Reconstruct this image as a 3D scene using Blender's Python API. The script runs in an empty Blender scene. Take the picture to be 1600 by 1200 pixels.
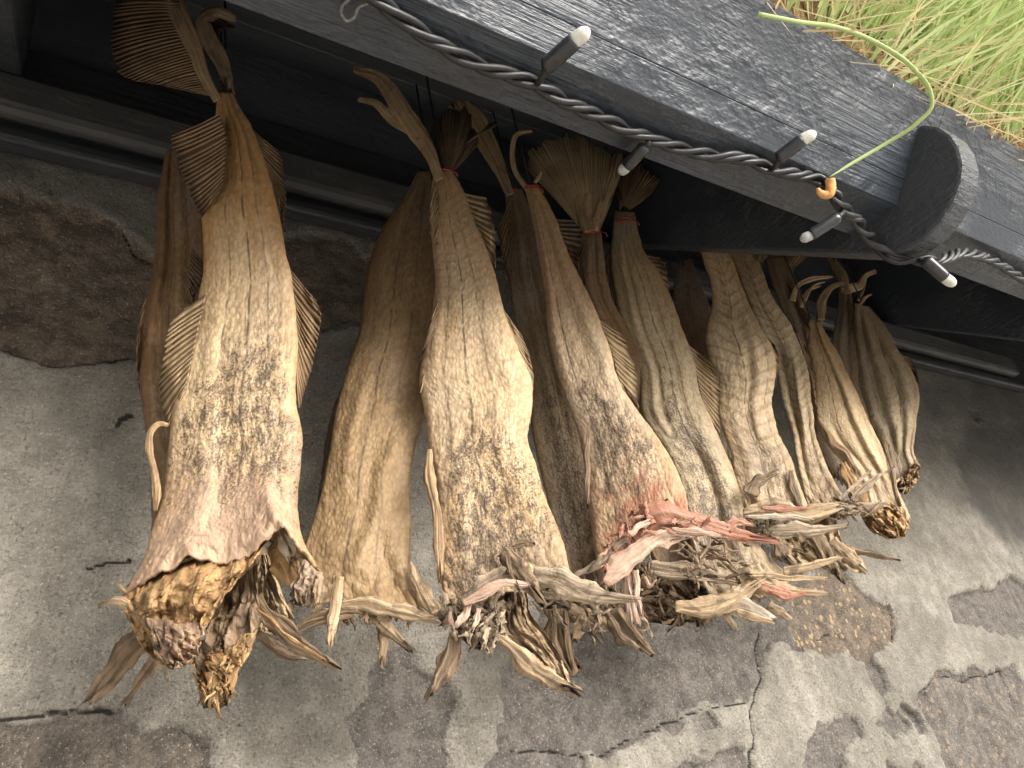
import bpy, math, random
import numpy as np
from mathutils import Matrix, Vector

# ------------------------------------------------------------------ camera model
CZ = 1.45                       # camera height above the ground
S = 0.65                        # metres per working unit
F = 1200.0
M = np.array([[0.83500742, 0.11945959, 0.53711452],
              [-0.522074, 0.48030808, 0.7047999],
              [-0.17378533, -0.86892667, 0.46342756]])   # world <- camera (x right, y down, z forward)
CAM = np.array([0.0, 0.0, CZ])

sc = bpy.context.scene
col = sc.collection
rng = np.random.default_rng(7)
random.seed(7)


def rays(P):
    P = np.asarray(P, float)
    v = np.stack([P[..., 0] - 800, P[..., 1] - 600, np.full(P.shape[:-1], F)], -1)
    return v @ M.T


def unp(P, D):
    """world point seen at P (photo coordinates) at forward distance D"""
    return CAM + rays(P) * (np.asarray(D, float) / F)[..., None]


def dep(P, y):
    """forward distance of the point seen at P on the plane Y = y (working units)"""
    r = rays(P)
    return F * (np.asarray(y) * S) / r[..., 1]


def at(px, py, y):
    r = rays((px, py))
    return CAM + r * (y / r[1])


def at_x(px, py, x):
    r = rays((px, py))
    return CAM + r * (x / r[0])


def at_z(px, py, z):
    r = rays((px, py))
    return CAM + r * (z / r[2])


# ------------------------------------------------------------------ noise
def _h(ix, iy, iz, seed):
    n = (ix.astype(np.int64) * 374761393 + iy.astype(np.int64) * 668265263 + iz.astype(np.int64) * 2147483647 + seed * 1274126177) & 0xFFFFFFFF
    n = ((n ^ (n >> 13)) * 1274126177) & 0xFFFFFFFF
    n = ((n ^ (n >> 16)) * 2246822519) & 0xFFFFFFFF
    return ((n ^ (n >> 15)) & 0xFFFFFF) / float(0xFFFFFF)


def vn(x, y, z=0.0, seed=0):
    x, y, z = np.broadcast_arrays(np.asarray(x, float), np.asarray(y, float), np.asarray(z, float))
    x0, y0, z0 = np.floor(x), np.floor(y), np.floor(z)
    fx, fy, fz = x - x0, y - y0, z - z0
    q = lambda t: t * t * t * (t * (t * 6 - 15) + 10)
    fx, fy, fz = q(fx), q(fy), q(fz)
    r = 0
    for dx in (0, 1):
        for dy in (0, 1):
            for dz in (0, 1):
                w = (fx if dx else 1 - fx) * (fy if dy else 1 - fy) * (fz if dz else 1 - fz)
                r = r + w * _h(x0 + dx, y0 + dy, z0 + dz, seed)
    return r * 2 - 1


def fbm(x, y, z=0.0, seed=0, o=4, g=0.5):
    a, t, n = 1.0, 0, 0
    for i in range(o):
        t = t + a * vn(np.asarray(x) * 2 ** i + 13.7 * i, np.asarray(y) * 2 ** i + 5.1 * i, np.asarray(z) * 2 ** i, seed + i * 17)
        n += a
        a *= g
    return t / n


def ridge(x, y, z=0.0, seed=0, o=3):
    a, t, n = 1.0, 0, 0
    for i in range(o):
        t = t + a * (1 - 2 * np.abs(vn(np.asarray(x) * 2 ** i + 3.3 * i, np.asarray(y) * 2 ** i, z, seed + i * 31)))
        n += a
        a *= 0.5
    return t / n


def sst(a, b, x):
    t = np.clip((x - a) / (b - a), 0, 1)
    return t * t * (3 - 2 * t)


def curve(pts, t):
    """smooth curve through pts, sampled at fractions t of its length"""
    p = np.asarray(pts, float)
    if len(p) == 1:
        return np.repeat(p, len(t), 0)
    d = np.r_[0, np.cumsum(np.maximum(np.linalg.norm(np.diff(p[:, :2], axis=0), axis=1), 1e-6))]
    d /= d[-1]
    m = np.zeros_like(p)
    sl = np.diff(p, axis=0) / np.diff(d)[:, None]
    m[0], m[-1] = sl[0], sl[-1]
    if len(p) > 2:
        w = np.diff(d)
        m[1:-1] = (sl[:-1] * w[1:, None] + sl[1:] * w[:-1, None]) / (w[1:] + w[:-1])[:, None]
    t = np.asarray(t)
    i = np.clip(np.searchsorted(d, t, side='right') - 1, 0, len(p) - 2)
    h = (d[i + 1] - d[i])[:, None]
    u = ((t - d[i]) / (d[i + 1] - d[i]))[:, None]
    return ((2 * u**3 - 3 * u**2 + 1) * p[i] + (u**3 - 2 * u**2 + u) * h * m[i]
            + (-2 * u**3 + 3 * u**2) * p[i + 1] + (u**3 - u**2) * h * m[i + 1])


# ------------------------------------------------------------------ mesh buffer
class MB:
    def __init__(s):
        s.v, s.f, s.a, s.n = [], [], {'sk': [], 'st': [], 'mk': []}, 0

    def grid(s, V, wrap=False, sk=None, st=None, mk=None):
        nv, nu = V.shape[:2]
        idx = np.arange(nv * nu).reshape(nv, nu) + s.n
        if wrap:
            idx = np.concatenate([idx, idx[:, :1]], 1)
        q = np.stack([idx[:-1, :-1], idx[:-1, 1:], idx[1:, 1:], idx[1:, :-1]], -1).reshape(-1, 4)
        s.f.append(q)
        s.v.append(V.reshape(-1, 3))
        for k, A in (('sk', sk), ('st', st), ('mk', mk)):
            s.a[k].append(np.zeros((nv * nu, 3)) if A is None else np.broadcast_to(A, (nv, nu, 3)).reshape(-1, 3))
        s.n += nv * nu

    def poly(s, verts, faces):
        verts = np.asarray(verts, float)
        for f in faces:
            s.f.append([[i + s.n for i in f]])
        s.v.append(verts)
        for k in s.a:
            s.a[k].append(verts - CAM if k == 'sk' else np.zeros((len(verts), 3)))
        s.n += len(verts)

    def box(s, x0, x1, y0, y1, z0, z1):
        v = [(x, y, z) for x in (x0, x1) for y in (y0, y1) for z in (z0, z1)]
        s.poly(v, [(0, 1, 3, 2), (4, 6, 7, 5), (0, 4, 5, 1), (2, 3, 7, 6), (0, 2, 6, 4), (1, 5, 7, 3)])

    def prism(s, yz, x0, x1):
        n = len(yz)
        v = [(x0, y, z) for y, z in yz] + [(x1, y, z) for y, z in yz]
        s.poly(v, [tuple(range(n)), tuple(range(2 * n - 1, n - 1, -1))] + [(i, i + n, (i + 1) % n + n, (i + 1) % n) for i in range(n)])

    def tube(s, path, r, n=10, cap=True):
        p = np.asarray(path, float)
        r = np.broadcast_to(np.asarray(r, float), (len(p),))
        t = np.gradient(p, axis=0)
        t /= np.maximum(np.linalg.norm(t, axis=1), 1e-9)[:, None]
        up = np.array([0, 0, 1.0]) if abs(t[0, 2]) < .9 else np.array([1.0, 0, 0])
        N = []
        a = np.cross(t[0], up)
        for k in range(len(p)):
            a = a - t[k] * a.dot(t[k])
            a /= np.linalg.norm(a)
            N.append(a.copy())
        N = np.array(N)
        B = np.cross(t, N)
        th = np.linspace(0, 2 * np.pi, n, endpoint=False)
        V = p[:, None] + r[:, None, None] * (N[:, None] * np.cos(th)[None, :, None] + B[:, None] * np.sin(th)[None, :, None])
        L = np.r_[0, np.cumsum(np.linalg.norm(np.diff(p, axis=0), axis=1))]
        sk = np.stack([np.broadcast_to(th * r.mean(), V.shape[:2]), np.broadcast_to(L[:, None], V.shape[:2]), np.zeros(V.shape[:2])], -1)
        b = s.n
        s.grid(V, True, sk=sk)
        if cap:
            s.f.append([[b + i for i in range(n)][::-1]])
            s.f.append([[b + (len(p) - 1) * n + i for i in range(n)]])

    def build(s, name, mat, parent=None, smooth=True, solid=0, bevel=0):
        V = np.concatenate(s.v)
        base = np.array(parent.matrix_world.translation) if parent else np.zeros(3)
        p = parent
        base = np.zeros(3)
        while p is not None:
            base = base + np.array(p.location)
            p = p.parent
        V = V - base
        me = bpy.data.meshes.new(name)
        loops, starts, k = [], [], 0
        for q in s.f:
            q = np.asarray(q)
            starts.append(k + np.arange(len(q)) * q.shape[1])
            loops.append(q.reshape(-1))
            k += q.size
        loops, starts = np.concatenate(loops), np.concatenate(starts)
        me.vertices.add(len(V))
        me.vertices.foreach_set('co', V.reshape(-1))
        me.loops.add(len(loops))
        me.loops.foreach_set('vertex_index', loops.astype(np.int32))
        me.polygons.add(len(starts))
        me.polygons.foreach_set('loop_start', starts.astype(np.int32))
        me.update(calc_edges=True)
        for k, A in s.a.items():
            at_ = me.attributes.new(k, 'FLOAT_VECTOR', 'POINT')
            at_.data.foreach_set('vector', np.concatenate(A).reshape(-1).astype(np.float32))
        me.materials.append(mat)
        me.polygons.foreach_set('use_smooth', np.full(len(starts), smooth))
        o = bpy.data.objects.new(name, me)
        col.objects.link(o)
        o.parent = parent
        if solid:
            m = o.modifiers.new('thickness', 'SOLIDIFY')
            m.thickness = solid
            m.offset = 0
        if bevel:
            m = o.modifiers.new('bevel', 'BEVEL')
            m.width = bevel
            m.segments = 2
            m.limit_method = 'ANGLE'
        return o


def empty(name, loc, label=None, cat=None, group=None, parent=None):
    o = bpy.data.objects.new(name, None)
    col.objects.link(o)
    o.location = [float(c) for c in loc]
    o.empty_display_size = .05
    o.parent = parent
    tag(o, label, cat, group)
    return o


def tag(o, label=None, cat=None, group=None, kind=None):
    for k, v in (('label', label), ('category', cat), ('group', group), ('kind', kind)):
        if v:
            o[k] = v
    return o


# ------------------------------------------------------------------ materials
class NT:
    def __init__(s, name):
        s.m = bpy.data.materials.new(name)
        s.m.use_nodes = True
        s.t = s.m.node_tree
        s.b = s.t.nodes['Principled BSDF']

    def lk(s, v, sock):
        if isinstance(v, bpy.types.NodeSocket):
            s.t.links.new(v, sock)
        elif v is not None:
            if hasattr(sock.default_value, '__len__') and not hasattr(v, '__len__'):
                v = [v] * len(sock.default_value)
            if hasattr(v, '__len__') and len(sock.default_value) == 4 and len(v) == 3:
                v = tuple(v) + (1,)
            sock.default_value = v

    def attr(s, name):
        n = s.t.nodes.new('ShaderNodeAttribute')
        n.attribute_name = name
        return n.outputs['Vector']

    def sep(s, v):
        n = s.t.nodes.new('ShaderNodeSeparateXYZ')
        s.lk(v, n.inputs[0])
        return n.outputs

    def comb(s, x=0, y=0, z=0):
        n = s.t.nodes.new('ShaderNodeCombineXYZ')
        for i, v in enumerate((x, y, z)):
            s.lk(v, n.inputs[i])
        return n.outputs[0]

    def mul(s, v, k):
        n = s.t.nodes.new('ShaderNodeVectorMath')
        n.operation = 'MULTIPLY'
        s.lk(v, n.inputs[0])
        s.lk(k, n.inputs[1])
        return n.outputs[0]

    def vadd(s, v, k):
        n = s.t.nodes.new('ShaderNodeVectorMath')
        n.operation = 'ADD'
        s.lk(v, n.inputs[0])
        s.lk(k, n.inputs[1])
        return n.outputs[0]

    def ma(s, op, a, b=0.0, clamp=False):
        n = s.t.nodes.new('ShaderNodeMath')
        n.operation = op
        n.use_clamp = clamp
        s.lk(a, n.inputs[0])
        s.lk(b, n.inputs[1])
        return n.outputs[0]

    def noise(s, v, scale=1.0, detail=4.0, rough=.55, dist=0.0, out='Fac'):
        n = s.t.nodes.new('ShaderNodeTexNoise')
        s.lk(v, n.inputs['Vector'])
        n.inputs['Scale'].default_value = scale
        n.inputs['Detail'].default_value = detail
        n.inputs['Roughness'].default_value = rough
        n.inputs['Distortion'].default_value = dist
        return n.outputs[out]

    def vor(s, v, scale=1.0, feature='F1', out='Distance'):
        n = s.t.nodes.new('ShaderNodeTexVoronoi')
        n.feature = feature
        s.lk(v, n.inputs['Vector'])
        n.inputs['Scale'].default_value = scale
        return n.outputs[out]

    def rng(s, v, a, b, c=0.0, d=1.0):
        n = s.t.nodes.new('ShaderNodeMapRange')
        n.interpolation_type = 'SMOOTHSTEP'
        s.lk(v, n.inputs[0])
        for i, k in enumerate((a, b, c, d)):
            s.lk(k, n.inputs[1 + i])
        return n.outputs[0]

    def mix(s, f, a, b, mode='MIX'):
        n = s.t.nodes.new('ShaderNodeMix')
        n.data_type = 'RGBA'
        n.blend_type = mode
        s.lk(f, n.inputs[0])
        s.lk(a, n.inputs[6])
        s.lk(b, n.inputs[7])
        return n.outputs[2]

    def bump(s, h, dist, strength=1.0, prev=None):
        n = s.t.nodes.new('ShaderNodeBump')
        n.inputs['Strength'].default_value = strength
        n.inputs['Distance'].default_value = dist
        s.lk(h, n.inputs['Height'])
        if prev is not None:
            s.lk(prev, n.inputs['Normal'])
        return n.outputs[0]

    def coord(s):
        n = s.t.nodes.new('ShaderNodeTexCoord')
        return n.outputs['Object']

    def out(s, color=None, rough=None, normal=None, spec=None, **kw):
        s.lk(color, s.b.inputs['Base Color'])
        s.lk(rough, s.b.inputs['Roughness'])
        s.lk(spec, s.b.inputs['Specular IOR Level'])
        if normal is not None:
            s.lk(normal, s.b.inputs['Normal'])
        for k, v in kw.items():
            s.lk(v, s.b.inputs[k.replace('_', ' ')])
        return s.m


DARKSPOT = (.035, .026, .02)


def skin_material(name, cream, brown, seed=0, chev=0.0, chevf=75, lines=(.1,), spk=1.0, red=(.36, .125, .07), grey=0.0, streak=1.0, mott=1.0):
    cream, brown = (cream[0] * .84, cream[1] * .845, cream[2] * .86), (brown[0] * 1.36, brown[1] * 1.36, brown[2] * 1.2)
    k = NT(name)
    sk, st, mk = k.attr('sk'), k.attr('st'), k.attr('mk')
    X, Y, _ = k.sep(sk)
    sx, tx, _ = k.sep(st)
    mspk, mred, mbr = k.sep(mk)
    v = k.vadd(sk, (seed * 3.1, seed * 1.7, seed))
    mottle = k.noise(k.mul(v, (34, 15, 1)), 1, 7, .62, .6)
    strk = k.noise(k.mul(v, (210, 9, 1)), 1, 4, .6, .3)
    broad = k.noise(k.mul(v, (9, 6, 1)), 1, 3, .5, .4)
    fine = k.noise(k.mul(v, (420, 260, 1)), 1, 3, .6)
    # brown against cream
    f = k.ma('ADD', mbr, k.ma('MULTIPLY', k.ma('SUBTRACT', mottle, .5), .95 * mott))
    f = k.ma('ADD', f, k.ma('MULTIPLY', k.ma('SUBTRACT', strk, .5), .75 * streak))
    f = k.ma('ADD', f, k.ma('MULTIPLY', k.ma('SUBTRACT', broad, .5), .55))
    f = k.rng(f, -.05, 1.0)
    c = k.mix(f, cream, brown)
    # greyish or yellowish cast in broad clouds
    c = k.mix(k.rng(broad, .45, .72, 0, .35 + grey), c, (.36, .32, .26))
    c = k.mix(k.rng(mottle, .58, .8, 0, .35), c, tuple(q * .45 for q in brown))
    # scales: small lozenges
    lat = k.vor(k.mul(v, (330, 230, 1)), 1, 'F1')
    c = k.mix(k.rng(lat, .35, .8, 0, .32), c, tuple(q * .5 for q in brown))
    # muscle chevrons
    nz = k.noise(k.mul(v, (28, 28, 1)), 1, 2)
    zig = k.ma('ABSOLUTE', k.ma('SUBTRACT', sx, lines[0]))
    ph = k.ma('ADD', k.ma('MULTIPLY', Y, chevf * 6.283), k.ma('ADD', k.ma('MULTIPLY', zig, 7.0), k.ma('MULTIPLY', nz, 9.0)))
    wave = k.ma('SINE', ph)
    if chev:
        c = k.mix(k.ma('MULTIPLY', k.rng(wave, .3, 1.0, 0, .5 * chev), k.rng(mottle, .3, .58, .25, 1.0)), c, tuple(q * .5 for q in brown))
    # freckles, in two sizes
    s1 = k.noise(k.mul(v, (620, 520, 1)), 1, 2, .6)
    s2 = k.noise(k.mul(v, (120, 70, 1)), 1, 4, .7)
    th = k.ma('SUBTRACT', .685, k.ma('MULTIPLY', mspk, .20))
    sp = k.ma('MULTIPLY', k.ma('SUBTRACT', k.ma('ADD', k.ma('MULTIPLY', s1, .55), k.ma('MULTIPLY', s2, .45)), th), 11.0, True)
    sp = k.ma('MULTIPLY', sp, k.rng(mspk, .02, .25, 0, .72 * spk))
    c = k.mix(k.ma('MULTIPLY', k.rng(mspk, .1, .9, 0, .62), k.rng(k.ma('ADD', s2, k.ma('MULTIPLY', k.ma('SUBTRACT', broad, .5), .6)), .42, .62)), c, (.17, .125, .085))
    c = k.mix(sp, c, DARKSPOT)
    # lateral lines
    wig = k.ma('MULTIPLY', k.ma('SUBTRACT', k.noise(k.comb(seed * 2.0, k.ma('MULTIPLY', Y, 14.0), 0), 1, 3), .5), .16)
    for i, l0 in enumerate(lines):
        dl = k.ma('ABSOLUTE', k.ma('SUBTRACT', k.ma('ADD', sx, wig), l0))
        m = k.rng(dl, .012, .035, .75 if i == 0 else .45, 0)
        m = k.ma('MULTIPLY', m, k.rng(k.noise(k.comb(X, k.ma('MULTIPLY', Y, 60.0), seed), 1, 3), .36, .55))
        c = k.mix(m, c, (.05, .035, .025))
    # raw reddened flesh
    rn = k.noise(k.mul(v, (75, 60, 1)), 1, 5, .65)
    rm = k.rng(k.ma('ADD', mred, k.ma('MULTIPLY', k.ma('SUBTRACT', rn, .5), 2.0)), .3, 1.0, 0, .72)
    rm = k.ma('MULTIPLY', rm, k.rng(mred, .0, .15))
    c = k.mix(rm, c, red)
    b = k.bump(lat, .0011, .7)
    b = k.bump(strk, .0011, .45 * streak, b)
    b = k.bump(k.ma('ADD', mottle, k.ma('MULTIPLY', fine, .25)), .0035, .7, b)
    if chev:
        b = k.bump(wave, .0005 * chev, .4, b)
    return k.out(c, k.rng(mottle, .3, .7, .5, .72), b, .32)


def fin_material(name, light, dark, transl=.22):
    k = NT(name)
    sk, st = k.attr('sk'), k.attr('st')
    u, v, rid = k.sep(st)
    mot = k.noise(k.mul(sk, (60, 60, 1)), 1, 6, .6)
    fib = k.noise(k.comb(k.ma('MULTIPLY', u, 3.0), k.ma('MULTIPLY', v, 5.0), 0), 1, 4, .6)
    w = k.ma('COSINE', k.ma('MULTIPLY', u, 6.2832))
    f = k.ma('ADD', k.ma('MULTIPLY', w, .3), k.ma('ADD', k.ma('MULTIPLY', mot, .8), k.ma('MULTIPLY', fib, .6)))
    c = k.mix(k.rng(f, .25, 1.15), dark, light)
    c = k.mix(k.rng(v, .72, 1.0, 0, .6), c, tuple(q * .45 for q in dark))
    b = k.bump(w, .0009, .6)
    b = k.bump(fib, .002, .5, b)
    k.out(c, .6, b, .3)
    tr = k.t.nodes.new('ShaderNodeBsdfTranslucent')
    k.lk(c, tr.inputs['Color'])
    mx = k.t.nodes.new('ShaderNodeMixShader')
    mx.inputs[0].default_value = transl
    o = k.t.nodes['Material Output']
    k.t.links.new(k.b.outputs[0], mx.inputs[1])
    k.t.links.new(tr.outputs[0], mx.inputs[2])
    k.t.links.new(mx.outputs[0], o.inputs[0])
    return k.m


def fibre_material(name, light, dark, stain=None, along=16.0, across=330.0, rough=.6, thr=.45, crumb=.004):
    """dried bone, cartilage, torn flesh: fibres along the piece"""
    k = NT(name)
    sk = k.attr('sk')
    v = sk
    fib = k.noise(k.mul(v, (across, along, 1)), 1, 5, .62, .4)
    mot = k.noise(k.mul(v, (55, 40, 1)), 1, 6, .65, .8)
    pit = k.noise(k.mul(v, (300, 260, 1)), 1, 3, .6)
    f = k.ma('ADD', k.ma('MULTIPLY', fib, .9), k.ma('MULTIPLY', mot, .8))
    c = k.mix(k.rng(f, .55, 1.12), dark, light)
    if stain:
        c = k.mix(k.rng(mot, thr, thr + .2, 0, .85), c, stain)
    c = k.mix(k.rng(pit, .6, .75, 0, .35), c, tuple(q * .4 for q in dark))
    b = k.bump(fib, .0022, .9)
    b = k.bump(mot, crumb, .6, b)
    return k.out(c, rough, b, .25)


def wood_material(name, base, hi, gs=(2.2, 70, 70), bump=.004, rough=(.28, .5), spec=.5, grey=.25):
    k = NT(name)
    v = k.attr('sk')
    g = k.noise(k.mul(v, gs), 1, 6, .62, .5)
    g2 = k.noise(k.mul(v, (9, 160, 160)), 1, 4, .65, .2)
    blot = k.noise(k.mul(v, (7, 9, 9)), 1, 5, .6)
    pit = k.noise(k.mul(v, (120, 230, 230)), 1, 3, .7)
    amt = k.rng(blot, .42, .62, .12, 1.0)
    c = k.mix(k.ma('MULTIPLY', k.rng(g, .45, .75, 0, grey), amt), base, hi)
    c = k.mix(k.rng(blot, .3, .7, 0, .3), c, hi)
    c = k.mix(k.rng(pit, .70, .75, 0, .15), c, (.2, .2, .19))
    b = k.bump(k.ma('MULTIPLY', g, amt), bump, .9)
    b = k.bump(k.ma('MULTIPLY', g2, amt), bump * .6, .8, b)
    b = k.bump(pit, bump * .35, .5, b)
    return k.out(c, k.rng(g2, .3, .7, *rough), b, spec)


M_FASC = wood_material('black_paint_rough_wood', (.024, .031, .041), (.072, .086, .104), bump=.004, rough=(.27, .46))  # black paint tinted blue: lens veil put into the colour
M_BEAM = wood_material('black_paint_smooth_wood', (.022, .023, .025), (.05, .052, .056), bump=.0022, rough=(.36, .55), spec=.4)
M_RAFT = wood_material('black_paint_sawn_wood', (.030, .035, .042), (.06, .067, .075), gs=(50, 12, 300), bump=.0035, rough=(.34, .5))
M_SOFF = wood_material('dark_soffit_wood', (.07, .076, .085), (.11, .118, .13), bump=.002, rough=(.55, .8), spec=.25)  # albedo lifted: hazy veil over the dark recess put into the colour
M_PLATE = wood_material('worn_grey_black_wood', (.04, .04, .04), (.14, .13, .112), gs=(2.0, 160, 160), bump=.002, rough=(.5, .7), spec=.3, grey=.8)
M_FIN = fin_material('dried_fin_brown', (.31, .205, .115), (.085, .05, .027))
M_FIN_D = fin_material('dried_fin_dark', (.17, .115, .07), (.05, .032, .02))
M_FIN_P = fin_material('dried_fin_pale', (.45, .33, .19), (.15, .095, .05))
M_BONE = fibre_material('dried_collar_bone', (.54, .41, .255), (.17, .11, .06), (.075, .05, .033), thr=.47)
M_BONE_G = fibre_material('grey_dried_cartilage', (.50, .40, .28), (.14, .098, .065), (.05, .036, .028), thr=.46)
M_BONE_D = fibre_material('dark_brown_dried_fin_rays', (.27, .19, .115), (.055, .036, .022))
M_FLESH = fibre_material('amber_torn_flesh', (.50, .33, .155), (.18, .095, .042), (.035, .022, .014), along=45, across=190, rough=.82, thr=.47, crumb=.006)
M_RED = fibre_material('red_raw_bone', (.44, .27, .185), (.24, .085, .05), (.16, .04, .026), along=26, across=200, rough=.48, thr=.47)
M_PINK = fibre_material('pale_pink_bone', (.50, .385, .29), (.33, .195, .135), (.2, .07, .045), along=14, across=200, rough=.45, thr=.53)
M_TAIL = fibre_material('dried_tail_fibre', (.47, .335, .19), (.15, .09, .048), (.07, .042, .025), along=9, across=420, thr=.56)
M_NECK = fibre_material('dried_neck_bone', (.50, .37, .24), (.20, .115, .07), (.07, .04, .03), along=30, across=140, thr=.46, crumb=.008)
M_TWINE = fibre_material('red_twine', (.34, .07, .04), (.16, .03, .02), along=300, across=300)
M_CORD = fibre_material('dark_cord', (.03, .025, .02), (.012, .01, .01))
M_WHITE = fibre_material('white_membrane', (.50, .44, .34), (.30, .225, .15), along=25, across=130, rough=.35, thr=.9)

# ------------------------------------------------------------------ fish building
FL = {}


class Fish:
    """one dried fish; L, R, B are its left, right and lower outlines as seen from the camera, y its distance from the house wall side"""

    def __init__(s, label, mat, y, L, R, B=None, bulge=.42, folds=(), seed=0, brown=(.0, .45, .9, .12), speck=(), red=(), rag=3.0, wr=1.0,
                 tie=None, nu=120, nv=260, edge=1.6, group='dried fish hanging under the eave', back=.5, boxy=.48):
        s.mat, s.y = mat, (y if hasattr(y, '__len__') else (y, y))
        s.seed = seed
        L, R = np.asarray(L, float), np.asarray(R, float)
        top = (L[0] + R[0]) / 2
        s.tie = np.asarray(tie if tie is not None else top, float)
        s.root = empty('dried_fish', unp(s.tie, dep(s.tie, s.y[0])), label, 'dried fish', group)
        t = np.linspace(0, 1, nv)
        l, r = curve(L, t), curve(R, t)
        # depth per row
        mid = (l + r) / 2
        yy = s.y[0] + (s.y[1] - s.y[0]) * t
        d = dep(mid, yy)
        s.pyd = (mid[:, 1], d)
        th = np.radians(np.linspace(-168, 168, nu))
        ss = np.sin(th)[None, :]
        cf = np.cos(th)[None, :]
        T = t[:, None]
        # ragged outline
        e = lambda q: (fbm(q * 9, 1.3, 0, seed + 3, 3) * edge * 1.6 + vn(q * 70, .5, 0, seed + 5) * edge * .5)
        env = sst(0, .06, t)
        l = l.copy(); r = r.copy()
        l[:, 0] += e(t) * env
        r[:, 0] += e(t + 3.7) * env
        w = (ss + 1) / 2
        P = l[:, None] * (1 - w[..., None]) + r[:, None] * w[..., None]
        if B is not None:
            b = curve(np.vstack([L[-1:], np.asarray(B, float), R[-1:]]), np.linspace(0, 1, 101))
            q = w[0]
            bx = np.stack([np.interp(q, np.linspace(0, 1, 101), b[:, i]) for i in (0, 1)], -1)
            lin = L[-1] * (1 - q[:, None]) + R[-1] * q[:, None]
            P = P + (sst(.72, 1.0, T) ** 1.3)[..., None] * (bx - lin)[None]
        # torn lower edge
        n = fbm(ss * 9 + 50, 2.2 + 0 * ss, 0, seed + 9, 4) * rag * 3 + vn(ss * 60, 7.7, 0, seed + 1) * rag
        P = P + np.stack([0 * n, n], -1) * (sst(.9, 1.0, T) ** 1.5)[..., None]
        hw = np.linalg.norm(r - l, axis=1) / 2 * d / F
        hw = hw[:, None]
        Lc = np.r_[0, np.cumsum(np.linalg.norm(np.diff(mid, axis=0), axis=1) * d[1:] / F)][:, None]
        bul = np.interp(t, np.linspace(0, 1, len(bulge)), bulge)[:, None] if hasattr(bulge, '__len__') else bulge
        bul = bul * .8
        off = np.where(cf >= 0, -bul * np.abs(cf) ** boxy, back * bul * np.abs(cf) ** boxy) * hw
        # creases and wrinkles (towards the viewer negative)
        X = ss * hw
        wx = X + fbm(X * 25, Lc * 9, 0, seed + 40, 2) * .008
        amp = wr * (.25 + .75 * np.clip(hw / .05, 0, 1))
        rel = (ridge(wx * 30 + seed, Lc * 2.6, th[None] * .0 + seed, seed + 11, 2) * .0006
               + fbm(wx * 17, Lc * 10, 0, seed + 21, 4) * .0044
               + ridge(wx * 110, Lc * 9, 0, seed + 15, 2) * .0004
               + fbm(wx * 110, Lc * 80, 0, seed + 25, 3) * .0011) * amp
        rel = rel + sst(.86, 1, T) * fbm(X * 70, Lc * 60, 0, seed + 31, 4) * .006 * wr
        for fd in folds:
            (s0, t0), (s1, t1) = fd[0], fd[1]
            a, wd = fd[2], fd[3]
            cs = s0 + (s1 - s0) * np.clip((T - t0) / (t1 - t0), 0, 1) + .08 * vn(T * 6, seed, 0, seed + 77)
            a = a * .62 * (1 + .6 * vn(T * 5, 4.4, 0, seed + 78))
            g = np.exp(-((ss - cs) / (wd * 1.35)) ** 2) * sst(t0 - .05, t0 + .08, T) * (1 - sst(t1 - .08, t1 + .05, T))
            rel = rel + a * g
        off = off - rel * np.clip(np.abs(cf) * 3, 0, 1) * np.where(cf >= 0, 1, .6)
        D = d[:, None] + off
        V = unp(P, D)
        st = np.stack(np.broadcast_arrays(ss, T, seed + 0 * T), -1)
        sk = np.stack(np.broadcast_arrays(X, Lc, np.where(cf >= 0, 0, 3.0)), -1)
        b0, b1, bt, bb = brown
        mbr = bt + .18 + (bb - bt - .18) * sst(b0, b1 + .12, T) + .35 * sst(.55, 1.0, np.abs(ss)) * (1 - .4 * T) + .26 * sst(.52, .85, T)
        ms, mr = .34 * sst(.3, .7, T) + 0 * ss, 0 * (T + ss)
        for (s0, t0, ws, wt, a) in speck:
            ms = ms + a * np.exp(-(((ss - s0) / ws) ** 2 + ((T - t0) / wt) ** 2))
        for (s0, t0, ws, wt, a) in red:
            mr = mr + a * np.exp(-(((ss - s0) / ws) ** 2 + ((T - t0) / wt) ** 2))
        mk = np.stack(np.broadcast_arrays(np.clip(ms, 0, 1.1), np.clip(mr, 0, 1.2), mbr), -1)
        m = MB()
        m.grid(V, False, sk, st, mk)
        s.body = m.build('body', mat, s.root, solid=.0022)
        if tie is None or tie is not False:
            s.cord()

    def depth(s, py):
        y, d = s.pyd
        q = np.asarray(py, float)
        r = np.interp(q, y, d)
        k = (d[-1] - d[0]) / (y[-1] - y[0])
        r = r + np.where(q > y[-1], (q - y[-1]) * k, 0) + np.where(q < y[0], (q - y[0]) * k, 0)
        return r

    def cord(s):
        p0 = np.array(s.root.location)
        top = np.array([p0[0], p0[1], CZ + roof_z(p0[1]) - .004])
        m = MB()
        m.tube([p0, p0 * .5 + top * .5, top], .0012, 6)
        m.build('hanging_cord', M_CORD, s.root)

    def twine(s, px, py, w, n=3, h=3.0, off=0.0):
        """a few turns of red twine round the tail root"""
        m = MB()
        d = float(s.depth(py)) + off
        a = np.linspace(0, 2 * np.pi * n, 40 * n)
        P = np.stack([px + w * np.sin(a), py + h * (a / a[-1] - .5) * 2 + 1.2 * np.sin(a * 1.7)], -1)
        m.tube(unp(P, d - (w * 1.0 * d / F) * np.cos(a)), .0011, 6)
        P = np.array([(px + w * .8, py), (px + w * 1.5, py + 3), (px + w * 1.7, py + 9)])
        m.tube(unp(P, d - .004), .0010, 6)
        m.build('twine', M_TWINE, s.root)

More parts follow.
